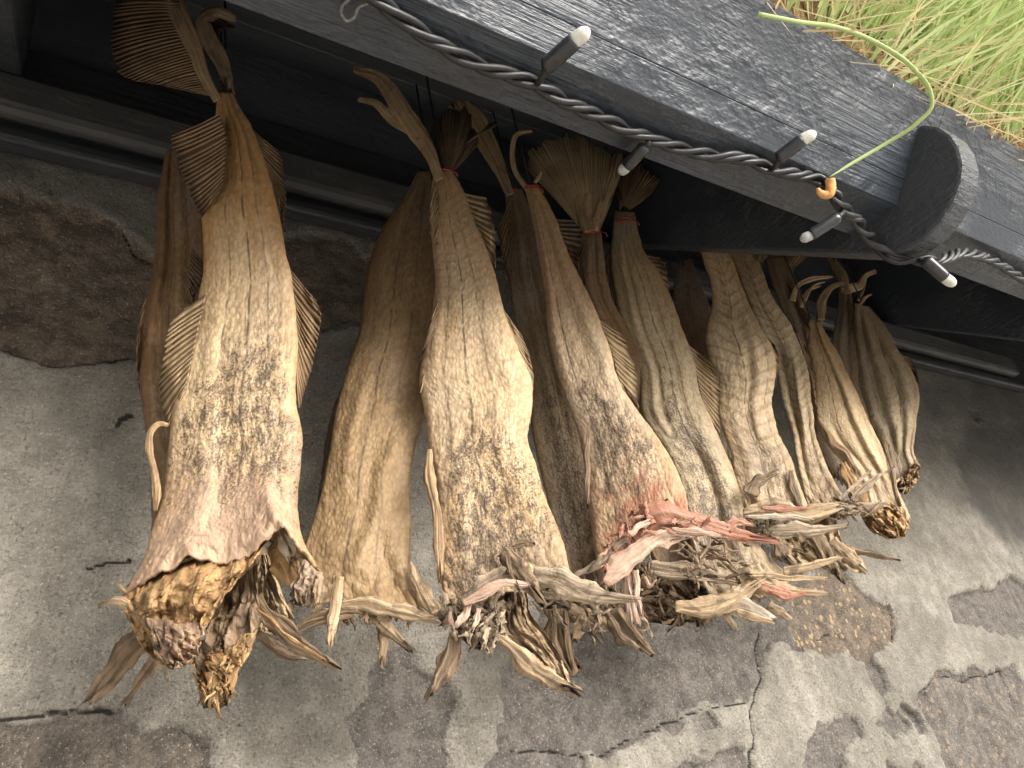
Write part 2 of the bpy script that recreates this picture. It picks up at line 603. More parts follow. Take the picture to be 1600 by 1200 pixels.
    def fin(s, name, base, tip, n=16, mat=None, d0=.004, d1=.004, rib=.0013, rag=.06, nv=34, bend=0.05, parent=None, wav=.014, slant=None):
        m = MB()
        nu = n * 13 + 1
        u = np.linspace(0, 1, nu)
        v = np.linspace(0, 1, nv)[:, None]
        if slant is None:
            slant = .0 if name == 'tail_fin' else .26
        b, t = curve(base, u * (1 - slant)), curve(tip, slant + u * (1 - slant))
        sd = s.seed + len(tip) + int(tip[0][0])
        # every ray ends at its own length
        n = int(n * (1.5 if slant == 0 else 1.15))
        uw = u + .5 / n * fbm(u * n * .45, 2.0, 0, sd + 60, 2)
        ext = 1 + rag * (vn(u * n, .3, 0, sd) + .10 * np.cos(u * n * 2 * np.pi)) - rag * np.maximum(0, vn(u * n * .4, 3.1, 0, sd + 2)) * 1.5 - 1.6 * rag * sst(.45, .6, vn(u * n * .33, 9.1, 0, sd + 4))
        P = b[None] + (t - b)[None] * (v * ext[None])[..., None]
        # slight curvature of the rays
        nrm = np.stack([-(t - b)[:, 1], (t - b)[:, 0]], -1)
        P = P + nrm[None] * (bend * v * (1 - v))[..., None]
        d = s.depth(P[..., 1]) if True else 0
        dm = s.depth(b[:, 1])[None] * (1 - v) + s.depth(np.clip(t[:, 1], b[:, 1].min() - 60, b[:, 1].max() + 200))[None] * v
        rb = np.cos(uw * n * 2 * np.pi)[None] * rib * .7 * (sst(0, .15, v) * .8 + .2) * (.7 + .5 * vn(u * n * .5, 8.1, 0, sd))[None]
        D = dm + d0 * (1 - v) + d1 * v - rb + wav * fbm(u[None] * 3, v * 2, 0, sd, 2) * v + .012 * v**2 * np.sin(u[None] * 5 + sd)
        V = unp(P, D)
        st = np.stack(np.broadcast_arrays(uw[None] * n, v, 0 * v), -1)
        wm = np.linalg.norm(t - b, axis=1).mean() * d.mean() / F
        um = max(np.linalg.norm(np.diff(t, axis=0), axis=1).sum(), 10) * d.mean() / F
        sk = np.stack(np.broadcast_arrays(u[None] * um + sd, v * wm, 0 * v), -1)
        m.grid(V, False, sk, st)
        return m.build(name, mat or M_FIN, parent or s.root, solid=.0011)

    def strip(s, name, paths, mat=None, parent=None, rough=1.0, solid=0):
        """tapering dried pieces; every path = (points, widths, depth offset at start, at end, thickness)"""
        first = None
        for i, pa in enumerate(paths):
            m = MB()
            pts, wd, da, db = pa[:4]
            tk = pa[4] if len(pa) > 4 else .45
            add_strip(m, pts, wd, s.depth, da, db, tk, s.seed + i * 13 + int(pts[0][0]), rough * (.35 if 'tail' in name or 'flap' in name else .85))
            if first is not None and name in ('pectoral_fin', 'tail_fin'):
                m.build('fin_ray', mat or M_BONE, first)
            else:
                o = m.build(name, mat or M_BONE, parent or s.root)
                first = first or o
        return first

    def gnarl(s, name, poly, n, mat, da=-.01, ln=(12, 34), wd=(3, 7), seed=1, ang=None, parent=None):
        """a crumple of small dry shreds inside an outline"""
        r = random.Random(seed)
        m = MB()
        x0, x1 = min(p[0] for p in poly), max(p[0] for p in poly)
        y0, y1 = min(p[1] for p in poly), max(p[1] for p in poly)
        k = 0
        while k < n:
            x, y = r.uniform(x0, x1), r.uniform(y0, y1)
            ins = False
            for i in range(len(poly)):
                a, b = poly[i], poly[i - 1]
                if (a[1] > y) != (b[1] > y) and x < (b[0] - a[0]) * (y - a[1]) / (b[1] - a[1]) + a[0]:
                    ins = not ins
            if not ins:
                continue
            a = r.gauss(*ang) if ang else r.uniform(0, 6.28)
            l = r.uniform(*ln)
            c, q = math.cos(math.radians(a)) if ang else math.cos(a), math.sin(math.radians(a)) if ang else math.sin(a)
            j = lambda: r.uniform(-.25, .25) * l
            pts = [(x - c * l / 2, y - q * l / 2), (x + j() * .5, y + j() * .5), (x + c * l / 2 + j() * .5, y + q * l / 2 + j() * .5)]
            w = r.uniform(*wd)
            dd = da + r.uniform(-.012, .012)
            add_strip(m, pts, [w * .7, w * 1.1, w * .6], s.depth, dd, dd + r.uniform(-.012, .012), .35, seed * 100 + k, 1.6, 12, 14)
            k += 1
        return m.build(name, mat, parent or s.root)

    def lump(s, name, L, R, mat, d=0.0, bulge=.5, seed=0, rough=1.0, rag=4, nu=90, nv=80, parent=None, B=None):
        """thick torn piece between two outlines"""
        m = MB()
        t = np.linspace(0, 1, nv)
        l, r = curve(L, t), curve(R, t)
        th = np.linspace(-np.pi, np.pi, nu, endpoint=False)
        ss, cf = np.sin(th)[None], np.cos(th)[None]
        w = ((ss + 1) / 2)[..., None]
        T = t[:, None]
        P = l[:, None] * (1 - w) + r[:, None] * w
        n = fbm(ss * 6 + 9, T * 6, 0, seed, 4) * rag * 2
        n2 = vn(ss * 22, 7.7 + T * 2, 0, seed + 1) * rag
        P = P + np.stack([n, n2 * sst(.5, 1, T) + n], -1) * sst(0, .2, T)[..., None]
        D0 = s.depth(P[..., 1].mean(1))[:, None]
        hw = (np.linalg.norm(r - l, axis=1) / 2)[:, None] * D0 / F
        rel = (fbm(ss * 5, T * 6, 0, seed + 5, 5) * .012 + ridge(ss * 14 + 1.5 * fbm(ss * 4, T * 4, 0, seed + 70, 2), T * 1.5, 0, seed + 8, 3) * .0036 + fbm(ss * 30, T * 7, 0, seed + 9, 4) * .0036) * rough
        env = sst(0, .1, T) * .6 + .4
        D = D0 + d - bulge * hw * cf * np.sqrt(np.clip(1 - (2 * np.abs(T - .5)) ** 4, .03, 1)) + .012 * (1 - sst(0, .3, T)) - rel * env
        X = ss * hw
        Lc = (T * np.linalg.norm(L[0] - np.asarray(L[-1], float)) * D0.mean() / F)
        m.grid(unp(P, D), True, np.stack(np.broadcast_arrays(X + seed, Lc, 0 * T), -1), np.stack(np.broadcast_arrays(ss, T, 0 * T), -1))
        # close the lower end
        b = m.n
        m.f.append([[b - nu + i for i in range(nu)]])
        return m.build(name, mat, parent or s.root)


def add_strip(m, pts, wd, depthf, da, db, tk, seed, rough=1.0, nv=None, nu=36):
    p = np.asarray(pts, float)
    ln = np.linalg.norm(np.diff(p, axis=0), axis=1).sum()
    nv = nv or int(max(14, ln / 3))
    t = np.linspace(0, 1, nv)
    c = curve(p, t)
    c = c + np.stack([vn(t * 4, 0, 0, seed), vn(t * 4, 5, 0, seed)], -1) * ln * .022 * rough
    tg = np.gradient(c, axis=0)
    tg /= np.linalg.norm(tg, axis=1)[:, None] + 1e-9
    nr = np.stack([-tg[:, 1], tg[:, 0]], -1)
    w = np.interp(t, np.linspace(0, 1, len(wd)), wd) / 2 * (1 + .30 * rough * fbm(t * 6, 2, 0, seed + 4, 4))
    th = np.linspace(-np.pi, np.pi, nu, endpoint=False)
    # fluted section, grooves running along the piece
    gro = 1 + .26 * rough * vn(np.sin(th)[None] * 3 + 3, t[:, None] * 2.2, np.cos(th)[None], seed + 6) + .16 * rough * vn(th[None] * 4.5, t[:, None] * 3, 0, seed + 16)
    sx, cx = np.sin(th)[None] * gro, np.cos(th)[None] * gro
    P = c[:, None] + nr[:, None] * (w[:, None] * sx)[..., None]
    # splintered tip
    tipn = vn(np.sin(th)[None] * 5, 1.0, np.cos(th)[None] * 2, seed + 8) * w.max() * 1.5 * rough
    P = P + tg[:, None] * (tipn * sst(.82, 1, t)[:, None])[..., None]
    d0 = depthf(c[:, 1] * 0 + c[0, 1]) * (1 - t) + depthf(c[:, 1] * 0 + c[-1, 1]) * t
    d0 = d0 + da + (db - da) * t
    wm = w * d0 / F
    P = P + nr[:, None] * (vn(t * 30, 3, 0, seed + 41)[:, None] * w[:, None] * .10 * rough * sx + w[:, None] * .4 * rough * vn(t[:, None] * 5, np.sign(np.sin(th))[None] * 3, 0, seed + 42) * np.abs(sx))[..., None]
    D = d0[:, None] - tk * wm[:, None] * cx + .25 * rough * wm[:, None] * fbm(t[:, None] * 5, sx * 3, 0, seed + 2, 3)
    Lm = np.r_[0, np.cumsum(np.linalg.norm(np.diff(c, axis=0), axis=1))] * d0.mean() / F
    sk = np.stack(np.broadcast_arrays(np.sin(th)[None] * wm[:, None] + seed * .37, Lm[:, None], 0 * t[:, None]), -1)
    V = unp(P, D)
    b = m.n
    m.grid(V, True, sk)
    m.f.append([[b + i for i in range(nu)][::-1]])
    m.f.append([[b + (nv - 1) * nu + i for i in range(nu)]])


def roof_z(y):
    """underside of the roof boards (relative to the camera) above distance y"""
    return .744 * .73 + (y - .306 * .73) * .829

# ------------------------------------------------------------------ the wall
YW = 0.715


def wxz(poly):
    return np.array([[at(px, py, YW)[0], at(px, py, YW)[2] - CZ] for px, py in poly])


def sdist(X, Z, poly, closed=True):
    d = np.full(X.shape, 1e9)
    ins = np.zeros(X.shape, bool)
    n = len(poly)
    for i in range(n if closed else n - 1):
        a, b = poly[i], poly[(i + 1) % n]
        e = b - a
        u = np.clip(((X - a[0]) * e[0] + (Z - a[1]) * e[1]) / (e @ e), 0, 1)
        d = np.minimum(d, np.hypot(X - a[0] - u * e[0], Z - a[1] - u * e[1]))
        if closed and a[1] != b[1]:
            c = ((a[1] > Z) != (b[1] > Z)) & (X < e[0] * (Z - a[1]) / e[1] + a[0])
            ins ^= c
    return np.where(ins, -d, d) if closed else d


def wall_material():
    k = NT('old_lime_render_and_stone')
    sk, st, mk = k.attr('sk'), k.attr('st'), k.attr('mk')
    stone, brown, dark_patch = k.sep(mk)
    crack, upper_tone, lich = k.sep(st)
    sand = k.noise(k.mul(sk, (330, 330, 330)), 1, 3, .7)
    sand2 = k.noise(k.mul(sk, (130, 130, 130)), 1, 4, .65)
    blot = k.noise(k.mul(sk, (9, 9, 9)), 1, 7, .62, .4)
    run = k.noise(k.mul(sk, (26, 5, 3.5)), 1, 6, .6)
    c = k.mix(k.rng(blot, .3, .7), (.21, .195, .163), (.385, .363, .31))
    c = k.mix(k.rng(k.noise(k.mul(sk, (38, 38, 38)), 1, 6, .7), .34, .68, .55, 0), c, (.12, .11, .09))
    c = k.mix(k.rng(run, .5, .75, 0, .55), c, (.15, .142, .125))
    c = k.mix(k.rng(upper_tone, 0, 1, 0, .75), c, (.125, .115, .10))
    gr = k.noise(k.mul(sk, (42, 42, 42)), 1, 6, .75)
    s = k.mix(k.rng(gr, .36, .66), (.058, .05, .046), (.17, .152, .137))
    sb = k.mix(k.rng(gr, .36, .66), (.055, .040, .028), (.20, .15, .105))
    s = k.mix(k.rng(brown, .2, .8), s, sb)
    s = k.mix(k.rng(sand, .62, .72, 0, .5), s, (.30, .27, .24))
    c = k.mix(k.rng(k.ma('ADD', stone, k.ma('ADD', k.ma('MULTIPLY', k.ma('SUBTRACT', gr, .5), .8), k.ma('MULTIPLY', k.ma('SUBTRACT', sand2, .5), .9))), .34, .66, 0, .8), c, s)
    # lichen flecks and lime bloom
    lf = k.vor(k.mul(sk, (75, 75, 75)), 1)
    c = k.mix(k.ma('MULTIPLY', k.rng(lf, .30, .2), k.rng(lich, .2, .8, 0, .8)), c, (.42, .30, .17))
    c = k.mix(k.ma('MULTIPLY', k.rng(k.noise(k.mul(sk, (16, 16, 16)), 1, 6, .7), .64, .72), .45), c, (.42, .41, .38))
    c = k.mix(k.rng(sand, .58, .68, 0, .5), c, (.52, .49, .43))
    c = k.mix(k.rng(sand, .44, .34, 0, .6), c, (.07, .062, .052))
    c = k.mix(k.rng(sand2, .42, .30, 0, .6), c, (.08, .07, .058))
    c = k.mix(k.rng(dark_patch, 0, 1, 0, .72), c, (.055, .052, .05))
    c = k.mix(k.rng(crack, .3, .8, 0, .92), c, (.018, .016, .014))
    b = k.bump(sand, .0035, 1.0)
    b = k.bump(sand2, .006, .9, b)
    b = k.bump(gr, .007, .7, b)
    return k.out(c, .85, b, .25)


def build_wall():
    xs = np.r_[np.linspace(-4, -.2, 40)[:-1], np.arange(-.2, 2.6, .0027), np.linspace(2.6, 7, 40)]
    zs = np.r_[np.linspace(-CZ, -.16, 24)[:-1], np.arange(-.16, .70, .0027)]
    X, Z = np.meshgrid(xs, zs)
    wob = fbm(X * 22, Z * 22, 0, 3, 6, .62) * .02 + fbm(X * 5, Z * 5, 0, 8, 3) * .02
    wobx = fbm(X * 22, Z * 22, 4, 13, 5) * .02
    stone = np.zeros_like(X)
    brown, dark_patch, upper_tone, lich = (np.zeros_like(X) for _ in range(4))
    # (outline in the photograph, brownness, lichen)
    patches = [
        ([(-260, 330), (30, 300), (110, 330), (190, 360), (235, 400), (330, 420), (380, 500), (330, 560), (228, 555), (150, 570), (60, 572), (10, 545), (-260, 520)], 1, 0),
        ([(440, 360), (520, 350), (600, 400), (600, 520), (540, 500), (470, 510), (430, 470)], .7, 0),
        ([(-200, 1128), (0, 1122), (60, 1112), (160, 1110), (200, 1130), (235, 1150), (330, 1165), (345, 1200), (300, 1330), (-200, 1330)], .5, .2),
        ([(572, 1065), (620, 1020), (655, 1060), (690, 1085), (702, 1130), (698, 1330), (535, 1330), (552, 1180), (540, 1130), (570, 1115)], .15, 0),
        ([(790, 1010), (860, 960), (1000, 930), (1170, 960), (1195, 985), (1188, 1050), (1180, 1080), (1140, 1102), (1120, 1108), (1060, 1128), (1000, 1142), (975, 1165), (940, 1182), (918, 1160), (860, 1172), (792, 1175)], .1, 0),
        ([(1238, 905), (1262, 880), (1320, 885), (1345, 920), (1395, 940), (1402, 975), (1395, 1010), (1372, 1032), (1310, 1022), (1250, 1005), (1236, 960)], .9, 1),
        ([(1482, 932), (1540, 905), (1610, 893), (1640, 1000), (1570, 1000), (1520, 975), (1490, 968)], .0, 0),
        ([(1440, 1095), (1462, 1060), (1500, 1058), (1560, 1050), (1590, 1048), (1640, 1100), (1680, 1330), (1480, 1330), (1475, 1200), (1455, 1130)], .3, .5),
        ([(1270, 1330), (1262, 1150), (1285, 1125), (1345, 1122), (1352, 1150), (1330, 1180), (1360, 1330)], .0, 0),
        ([(960, 1330), (985, 1210), (1050, 1195), (1150, 1180), (1180, 1185), (1190, 1330)], .1, 0),
    ]
    for poly, br, li in patches:
        d = sdist(X + wobx, Z + wob, wxz(poly))
        m = 1 - sst(-.007, .008, d)
        stone = np.maximum(stone, m)
        brown = np.maximum(brown, br * m)
        lich = np.maximum(lich, li * m)
    # small losses of render
    sm = fbm(X * 6.5, Z * 6.5, 0, 44, 5)
    sp = sst(.36, .40, sm) * sst(-.2, .1, fbm(X * 1.3, Z * 1.3, 0, 45, 2))
    stone = np.maximum(stone, sp * .85)
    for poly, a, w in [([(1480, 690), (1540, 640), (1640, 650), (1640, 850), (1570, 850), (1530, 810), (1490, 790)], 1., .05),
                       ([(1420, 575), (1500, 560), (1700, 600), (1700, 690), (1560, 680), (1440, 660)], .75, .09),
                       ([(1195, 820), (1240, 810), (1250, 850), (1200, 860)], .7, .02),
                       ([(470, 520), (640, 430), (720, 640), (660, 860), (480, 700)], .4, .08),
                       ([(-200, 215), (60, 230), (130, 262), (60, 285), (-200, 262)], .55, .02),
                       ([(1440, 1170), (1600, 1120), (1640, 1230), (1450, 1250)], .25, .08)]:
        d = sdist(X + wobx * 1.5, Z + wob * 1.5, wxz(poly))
        dark_patch = np.maximum(dark_patch, a * (1 - sst(-w, w * .6, d)) * (.9 + .4 * fbm(X * 14, Z * 7, 0, 19, 4)))  # colour darkened inside each outline, mottled by noise
    upper_tone = sst(.2, .62, Z + .12 * fbm(X * 4, Z * 4, 0, 66, 4)) * .8  # wall colour darkens towards the top
    cr = np.zeros_like(X)
    for line, w in [([(1195, 985), (1188, 1010), (1192, 1060), (1180, 1095), (1172, 1110), (1180, 1150), (1180, 1200), (1176, 1330)], .0028),
                    ([(-100, 1130), (0, 1122), (70, 1110), (160, 1110), (215, 1128), (232, 1150), (250, 1172)], .003),
                    ([(-60, 530), (10, 545), (30, 556), (90, 572), (150, 572), (180, 560), (230, 558)], .003),
                    ([(140, 890), (175, 878), (205, 872)], .0022), ([(180, 672), (190, 655), (205, 650)], .004),
                    ([(800, 1175), (870, 1170), (940, 1182), (1000, 1142), (1070, 1125), (1140, 1102), (1168, 1096)], .0022),
                    ([(1440, 1085), (1465, 1060), (1520, 1066), (1570, 1048), (1590, 1080), (1600, 1130)], .0026),
                    ([(1285, 995), (1310, 988), (1325, 1000)], .0022), ([(1345, 1010), (1330, 1030)], .0018),
                    ([(190, 360), (210, 395), (240, 410)], .0022), ([(1385, 930), (1400, 960), (1398, 1000)], .0018)]:
        d = sdist(X + wobx * .35, Z + wob * .35, wxz(line), False)
        cr = np.maximum(cr, (1 - sst(w * .15, w * .95, d)) * sst(-.85, -.15, fbm(X * 26, Z * 26, 0, 91, 4)))
    lump = fbm(X * 4, Z * 4, 0, 5, 4) * .008 + fbm(X * 30, Z * 30, 0, 6, 4) * .0022
    h = lump * (1 - .3 * stone) - .008 * stone + stone * fbm(X * 18, Z * 18, 0, 7, 5) * .008 - .004 * cr
    V = np.stack([X, YW - h, Z + CZ], -1)
    m = MB()
    m.grid(V[::-1], False, np.stack([X, Z, 0 * X], -1)[::-1], np.stack([cr, upper_tone, lich], -1)[::-1], np.stack([stone, brown, dark_patch], -1)[::-1])
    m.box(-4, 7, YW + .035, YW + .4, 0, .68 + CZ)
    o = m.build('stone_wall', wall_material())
    tag(o, 'grey house wall of crumbling lime render with dark stone showing through', 'wall')


build_wall()

# ------------------------------------------------------------------ the house eave
K = .73                         # eave size relative to the first survey
XR = 1.04 * K
house = empty('turf_roofed_house', (XR, YW, CZ + .66), 'black painted timber eave of the turf roofed house above the dried fish', 'eave')
YB, ZB = .371 * K, .648 * K
DU = np.array([-.66, .75])      # up the tilted fascia
DI = np.array([.75, .66])       # in towards the roof
A0 = np.array([YB, ZB + CZ])


def yz(s, i):
    return tuple(A0 + (DU * s + DI * i) * K)


def long_prism(poly, x0, x1, n=1):
    m = MB()
    m.prism(poly, x0, x1)
    return m


RT = .035
for x0, x1 in ((-2.2, -.071), (-.034, XR), (XR + RT, 1.55), (1.585, 4.6)):
    b = long_prism([yz(0, 0), yz(.0368, 0), yz(.0368, .05), (YB * 1.22, ZB + CZ + .05), (YB * 1.2, ZB + CZ)], x0, x1)
    b.build('eave_beam', M_FASC, house, False, bevel=.0008)
    b = long_prism([yz(.0370, -.0004), yz(.160, -.0004), yz(.160, .04), yz(.0372, .04)], x0, x1)
    b.build('fascia_board', M_FASC, house, False, bevel=.0007)


for x0, x1 in ((-.071, -.034), (XR, XR + RT), (1.55, 1.585)):
    b = long_prism([yz(.101, -.0004), yz(.160, -.0004), yz(.160, .04), yz(.101, .04)], x0, x1)
    b.build('fascia_board', M_FASC, house, False, bevel=.001)


def rafter(x0, x1, name='rafter'):
    q = [(.84, .925), (.685, .80), (.513, .66), (.400, .567), (.372, .556), (.345, .556), (.318, .563), (.294, .576), (.275, .594), (.262, .615), (.256, .640), (.257, .664), (.264, .686), (.277, .703), (.294, .716), (.84, 1.167)]
    m = MB()
    q[0], q[-1] = (.93, .80 + (.93 - .685) * .82), (.93, .716 + (.93 - .294) * .829)
    m.prism([(a * XR, b * XR + CZ) for a, b in q], x0, x1)
    return m.build(name, M_RAFT, house, False, bevel=.004)


rafter(XR, XR + RT - .0005)
rafter(-.0705, -.0345)
rafter(1.5505, 1.5845)
# roof boards, seen from below
for i in range(6):
    y0 = .232 + i * .098
    y1 = y0 + .095
    m = MB()
    z0, z1 = roof_z(y0) + CZ, roof_z(y1) + CZ
    m.prism([(y0, z0 + .003), (y1, z1 + .003), (y1 - .012, z1 + .02), (y0 - .012, z0 + .02)], -2.2, 4.6)
    m.build('soffit_board', M_SOFF, house, False, bevel=.002)
m = MB()
m.box(-2.2, 2.06, .665, .690, .678 + CZ, .732 + CZ)
m.build('wall_plate', M_PLATE, house, False, bevel=.009)
m = MB()
m.box(-2.2, 4.6, .6905, .716, .664 + CZ, .80 + CZ)
m.build('wall_plate', M_BEAM, house, False, bevel=.004)
m = MB()
m.box(-2.2, 4.6, .676, .700, .648 + CZ, .6655 + CZ)
m.build('moulding', M_BEAM, house, False, bevel=.005)
m = MB()
m.box(-2.2, 4.6, .7165, .90, .70 + CZ, roof_z(.8165) + CZ)
m.build('wall_head', M_SOFF, house, False)
# turf on the roof
k = NT('turf_soil')
nz = k.noise(k.mul(k.attr('sk'), (60, 60, 60)), 1, 6, .7)
M_TURF = k.out(k.mix(k.rng(nz, .35, .65), (.10, .07, .035), (.33, .23, .11)), .95, k.bump(nz, .02, .9), .1)


def turf_profile(u):
    """(y, z) over the roof edge, u from the fascia top up the slope"""
    p = K * curve([(.272, .768), (.258, .80), (.245, .85), (.244, .91), (.262, .965), (.31, 1.01), (.40, 1.08), (.62, 1.26), (1.1, 1.66)], u)
    return p


nx, nu_ = 300, 60
xx = np.linspace(-2.2, 4.6, nx)
uu = np.linspace(0, 1, nu_)
pf = turf_profile(uu)
Xg, Ug = np.meshgrid(xx, uu)
bm_ = fbm(Xg * 14, Ug * 16, 0, 31, 4) * .03 * sst(0, .06, Ug)
V = np.stack([Xg, pf[:, 0][:, None] - bm_ * .8, pf[:, 1][:, None] + CZ + bm_ * .5], -1)
m = MB()
m.grid(V, False, sk=V)
m.build('turf', M_TURF, house)

# grass: one dense growth nobody could count
k = NT('grass_blades')
st = k.attr('st')
gv, gt, gs = k.sep(st)
c = k.mix(k.rng(gs, .0, 1.0), (.38, .52, .18), (.66, .72, .38))
straw = k.mix(gs, (.62, .54, .33), (.62, .46, .27))
c = k.mix(k.rng(gt, .45, .55), c, straw)
c = k.mix(k.rng(gv, .6, 1.0, 0, .45), c, (.50, .46, .22))
k.out(c, .5, None, .35)
tr = k.t.nodes.new('ShaderNodeBsdfTranslucent')
k.lk(c, tr.inputs['Color'])
mx = k.t.nodes.new('ShaderNodeMixShader')
mx.inputs[0].default_value = .4
k.t.links.new(k.b.outputs[0], mx.inputs[1])
k.t.links.new(tr.outputs[0], mx.inputs[2])
k.t.links.new(mx.outputs[0], k.t.nodes['Material Output'].inputs[0])
M_GRASS = k.m


def grass():
    n = 24000
    x = np.where(rng.random(n) < .88, rng.uniform(.5, 1.9, n), rng.uniform(-1.5, 4.4, n))
    dead = rng.random(n) < .2
    u = np.where(dead, rng.uniform(.004, .45, n), rng.uniform(.004, .5, n))
    p = turf_profile(u)
    root = np.stack([x, p[:, 0] + .01, p[:, 1] + CZ - .01], -1)
    L = K * np.where(dead, rng.uniform(.05, .17, n), rng.uniform(.10, .36, n))
    # leaning outwards and along the eave, in tufts
    tx = fbm(x * 3, u * 6, 0, 71, 2) * .9
    d = np.stack([tx + rng.normal(0, .35, n), -.55 + rng.normal(0, .28, n), 1.0 + rng.normal(0, .25, n)], -1)
    lo = dead
    d[lo] = np.stack([rng.normal(0, .9, n), -.55 + rng.normal(0, .3, n), rng.normal(.1, .55, n)], -1)[lo]
    d /= np.linalg.norm(d, axis=1)[:, None]
    droop = rng.uniform(.05, .75, n) * np.where(dead, .6, 1)
    bend = np.stack([rng.normal(0, .45, n), -.75 + rng.normal(0, .3, n), -.75 + 0 * x], -1)
    w = np.where(dead, rng.uniform(.0004, .0010, n), rng.uniform(.0008, .0024, n))
    ns = 7
    t = np.linspace(0, 1, ns)
    c = root[:, None] + d[:, None] * (L[:, None] * t)[..., None] + bend[:, None] * (L[:, None] * droop[:, None] * t**2 * .8)[..., None]
    side = np.cross(d, rng.normal(0, 1, (n, 3)))
    side /= np.linalg.norm(side, axis=1)[:, None]
    wt = w[:, None] * (1 - t**2.2) + .0002
    a = c - side[:, None] * wt[..., None]
    b = c + side[:, None] * wt[..., None]
    V = np.stack([a, b], 2).reshape(-1, 3)
    idx = (np.arange(n)[:, None] * ns * 2 + np.arange(ns - 1)[None] * 2)[..., None] + np.array([0, 1, 3, 2])
    m = MB()
    m.v.append(V)
    m.f.append(idx.reshape(-1, 4))
    m.n = len(V)
    gs = rng.random(n)
    st = np.stack([np.broadcast_to(t[None, :, None], (n, ns, 2)), np.broadcast_to(dead[:, None, None] * 1.0, (n, ns, 2)), np.broadcast_to(gs[:, None, None], (n, ns, 2))], -1).reshape(-1, 3)
    m.a['st'].append(st)
    m.a['sk'].append(V)
    m.a['mk'].append(V * 0)
    o = m.build('grass', M_GRASS)
    tag(o, 'green and straw coloured grass growing on the turf roof edge', 'grass', kind='stuff')


grass()
# the one long blade hanging over the fascia
pts = [(1185, 22), (1246, 34), (1308, 43), (1371, 68), (1425, 105), (1453, 142), (1456, 165), (1433, 192), (1383, 225), (1333, 254), (1294, 278)]
ys = [K * q for q in (.262, .25, .24, .232, .228, .232, .24, .262, .30, .332, .356)]
P = np.array([at(a, b, y) for (a, b), y in zip(pts, ys)])
t = np.linspace(0, 1, 60)
cx = curve(np.c_[[(p[0], p[1]) for p in pts], ys], t)
P = np.array([at(a, b, y) for a, b, y in cx])
wd = np.interp(t, [0, .4, .7, .93, 1], [.0017, .0020, .0018, .0014, .0002])
tg = np.gradient(P, axis=0)
tg /= np.linalg.norm(tg, axis=1)[:, None]
vw = P - CAM
sd = np.cross(tg, vw)
sd /= np.linalg.norm(sd, axis=1)[:, None]
nn = np.cross(sd, tg)
cr = np.linspace(-1, 1, 5)
V = P[:, None] + sd[:, None] * (wd[:, None] * cr[None])[..., None] + nn[:, None] * (np.abs(cr)[None] * wd[:, None] * .45)[..., None]
m = MB()
m.grid(V, False, sk=V, st=np.stack(np.broadcast_arrays(t[:, None] * .55, 0 * t[:, None], .45 + 0 * cr[None]), -1))
o = m.build('grass_blade', M_GRASS, solid=.0005)
tag(o, 'long single green grass blade bending down over the black fascia to the orange hook', 'grass blade')

# ------------------------------------------------------------------ string lights
k = NT('black_rubber')
nz = k.noise(k.mul(k.attr('sk'), (200, 60, 1)), 1, 4, .6)
M_RUB = k.out(k.mix(k.rng(nz, .4, .7), (.012, .013, .014), (.03, .031, .033)), k.rng(nz, .3, .7, .38, .55), k.bump(nz, .0006, .5), .45)
k = NT('lamp_socket_plastic')
nz = k.noise(k.mul(k.attr('sk'), (150, 150, 1)), 1, 4, .6)
M_SOCK = k.out(k.mix(k.rng(nz, .3, .7), (.016, .018, .021), (.032, .034, .037)), .26, k.bump(nz, .0004, .4), .55)
k = NT('frosted_lamp_cap')
nz = k.noise(k.mul(k.attr('sk'), (220, 220, 1)), 1, 5, .65)
M_BULB = k.out(k.mix(k.rng(nz, .3, .75), (.62, .60, .52), (.80, .79, .74)), .38, k.bump(nz, .0008, .5), .4, Transmission_Weight=.15)
k = NT('clear_lamp_cap')
nz = k.noise(k.mul(k.attr('sk'), (220, 220, 1)), 1, 3, .5)
M_CLEAR = k.out((.62, .64, .62), k.rng(nz, .3, .7, .12, .3), None, .5, Transmission_Weight=.55)
k = NT('orange_plastic')
nz = k.noise(k.mul(k.attr('sk'), (120, 120, 1)), 1, 4, .6)
M_ORA = k.out(k.mix(k.rng(nz, .3, .7), (.50, .20, .05), (.72, .42, .17)), .42, None, .4)
k = NT('rusty_wire')
nz = k.noise(k.mul(k.attr('sk'), (300, 300, 1)), 1, 4, .6)
M_WIRE = k.out(k.mix(k.rng(nz, .3, .7), (.10, .095, .09), (.26, .25, .24)), .5, None, .4, Metallic=.4)

zc = .638 * K
cab = []
for px, py in [(545, -40), (600, 8), (640, 38), (700, 78), (760, 105), (838, 132), (890, 162), (940, 184), (1000, 211), (1060, 231), (1110, 242), (1160, 248), (1200, 262), (1240, 272), (1284, 285)]:
    cab.append(at_z(px, py, zc))
p0 = cab[-1]
tail = [at(1303, 305, .372 * K), at(1318, 326, .385 * K), at(1345, 352, .398 * K), at_x(1372, 385, 1.028 * K), at_x(1400, 405, 1.05 * K), at_z(1448, 408, .566 * K), at_z(1500, 396, .60 * K), at_z(1545, 405, .628 * K), at_z(1600, 437, .634 * K), at_z(1660, 470, .634 * K), at_z(1760, 520, .634 * K)]
cab = np.array(cab + tail)
lights = empty('string_light', cab[7], 'black twisted cable of small LED lamps along the eave edge', 'string lights')


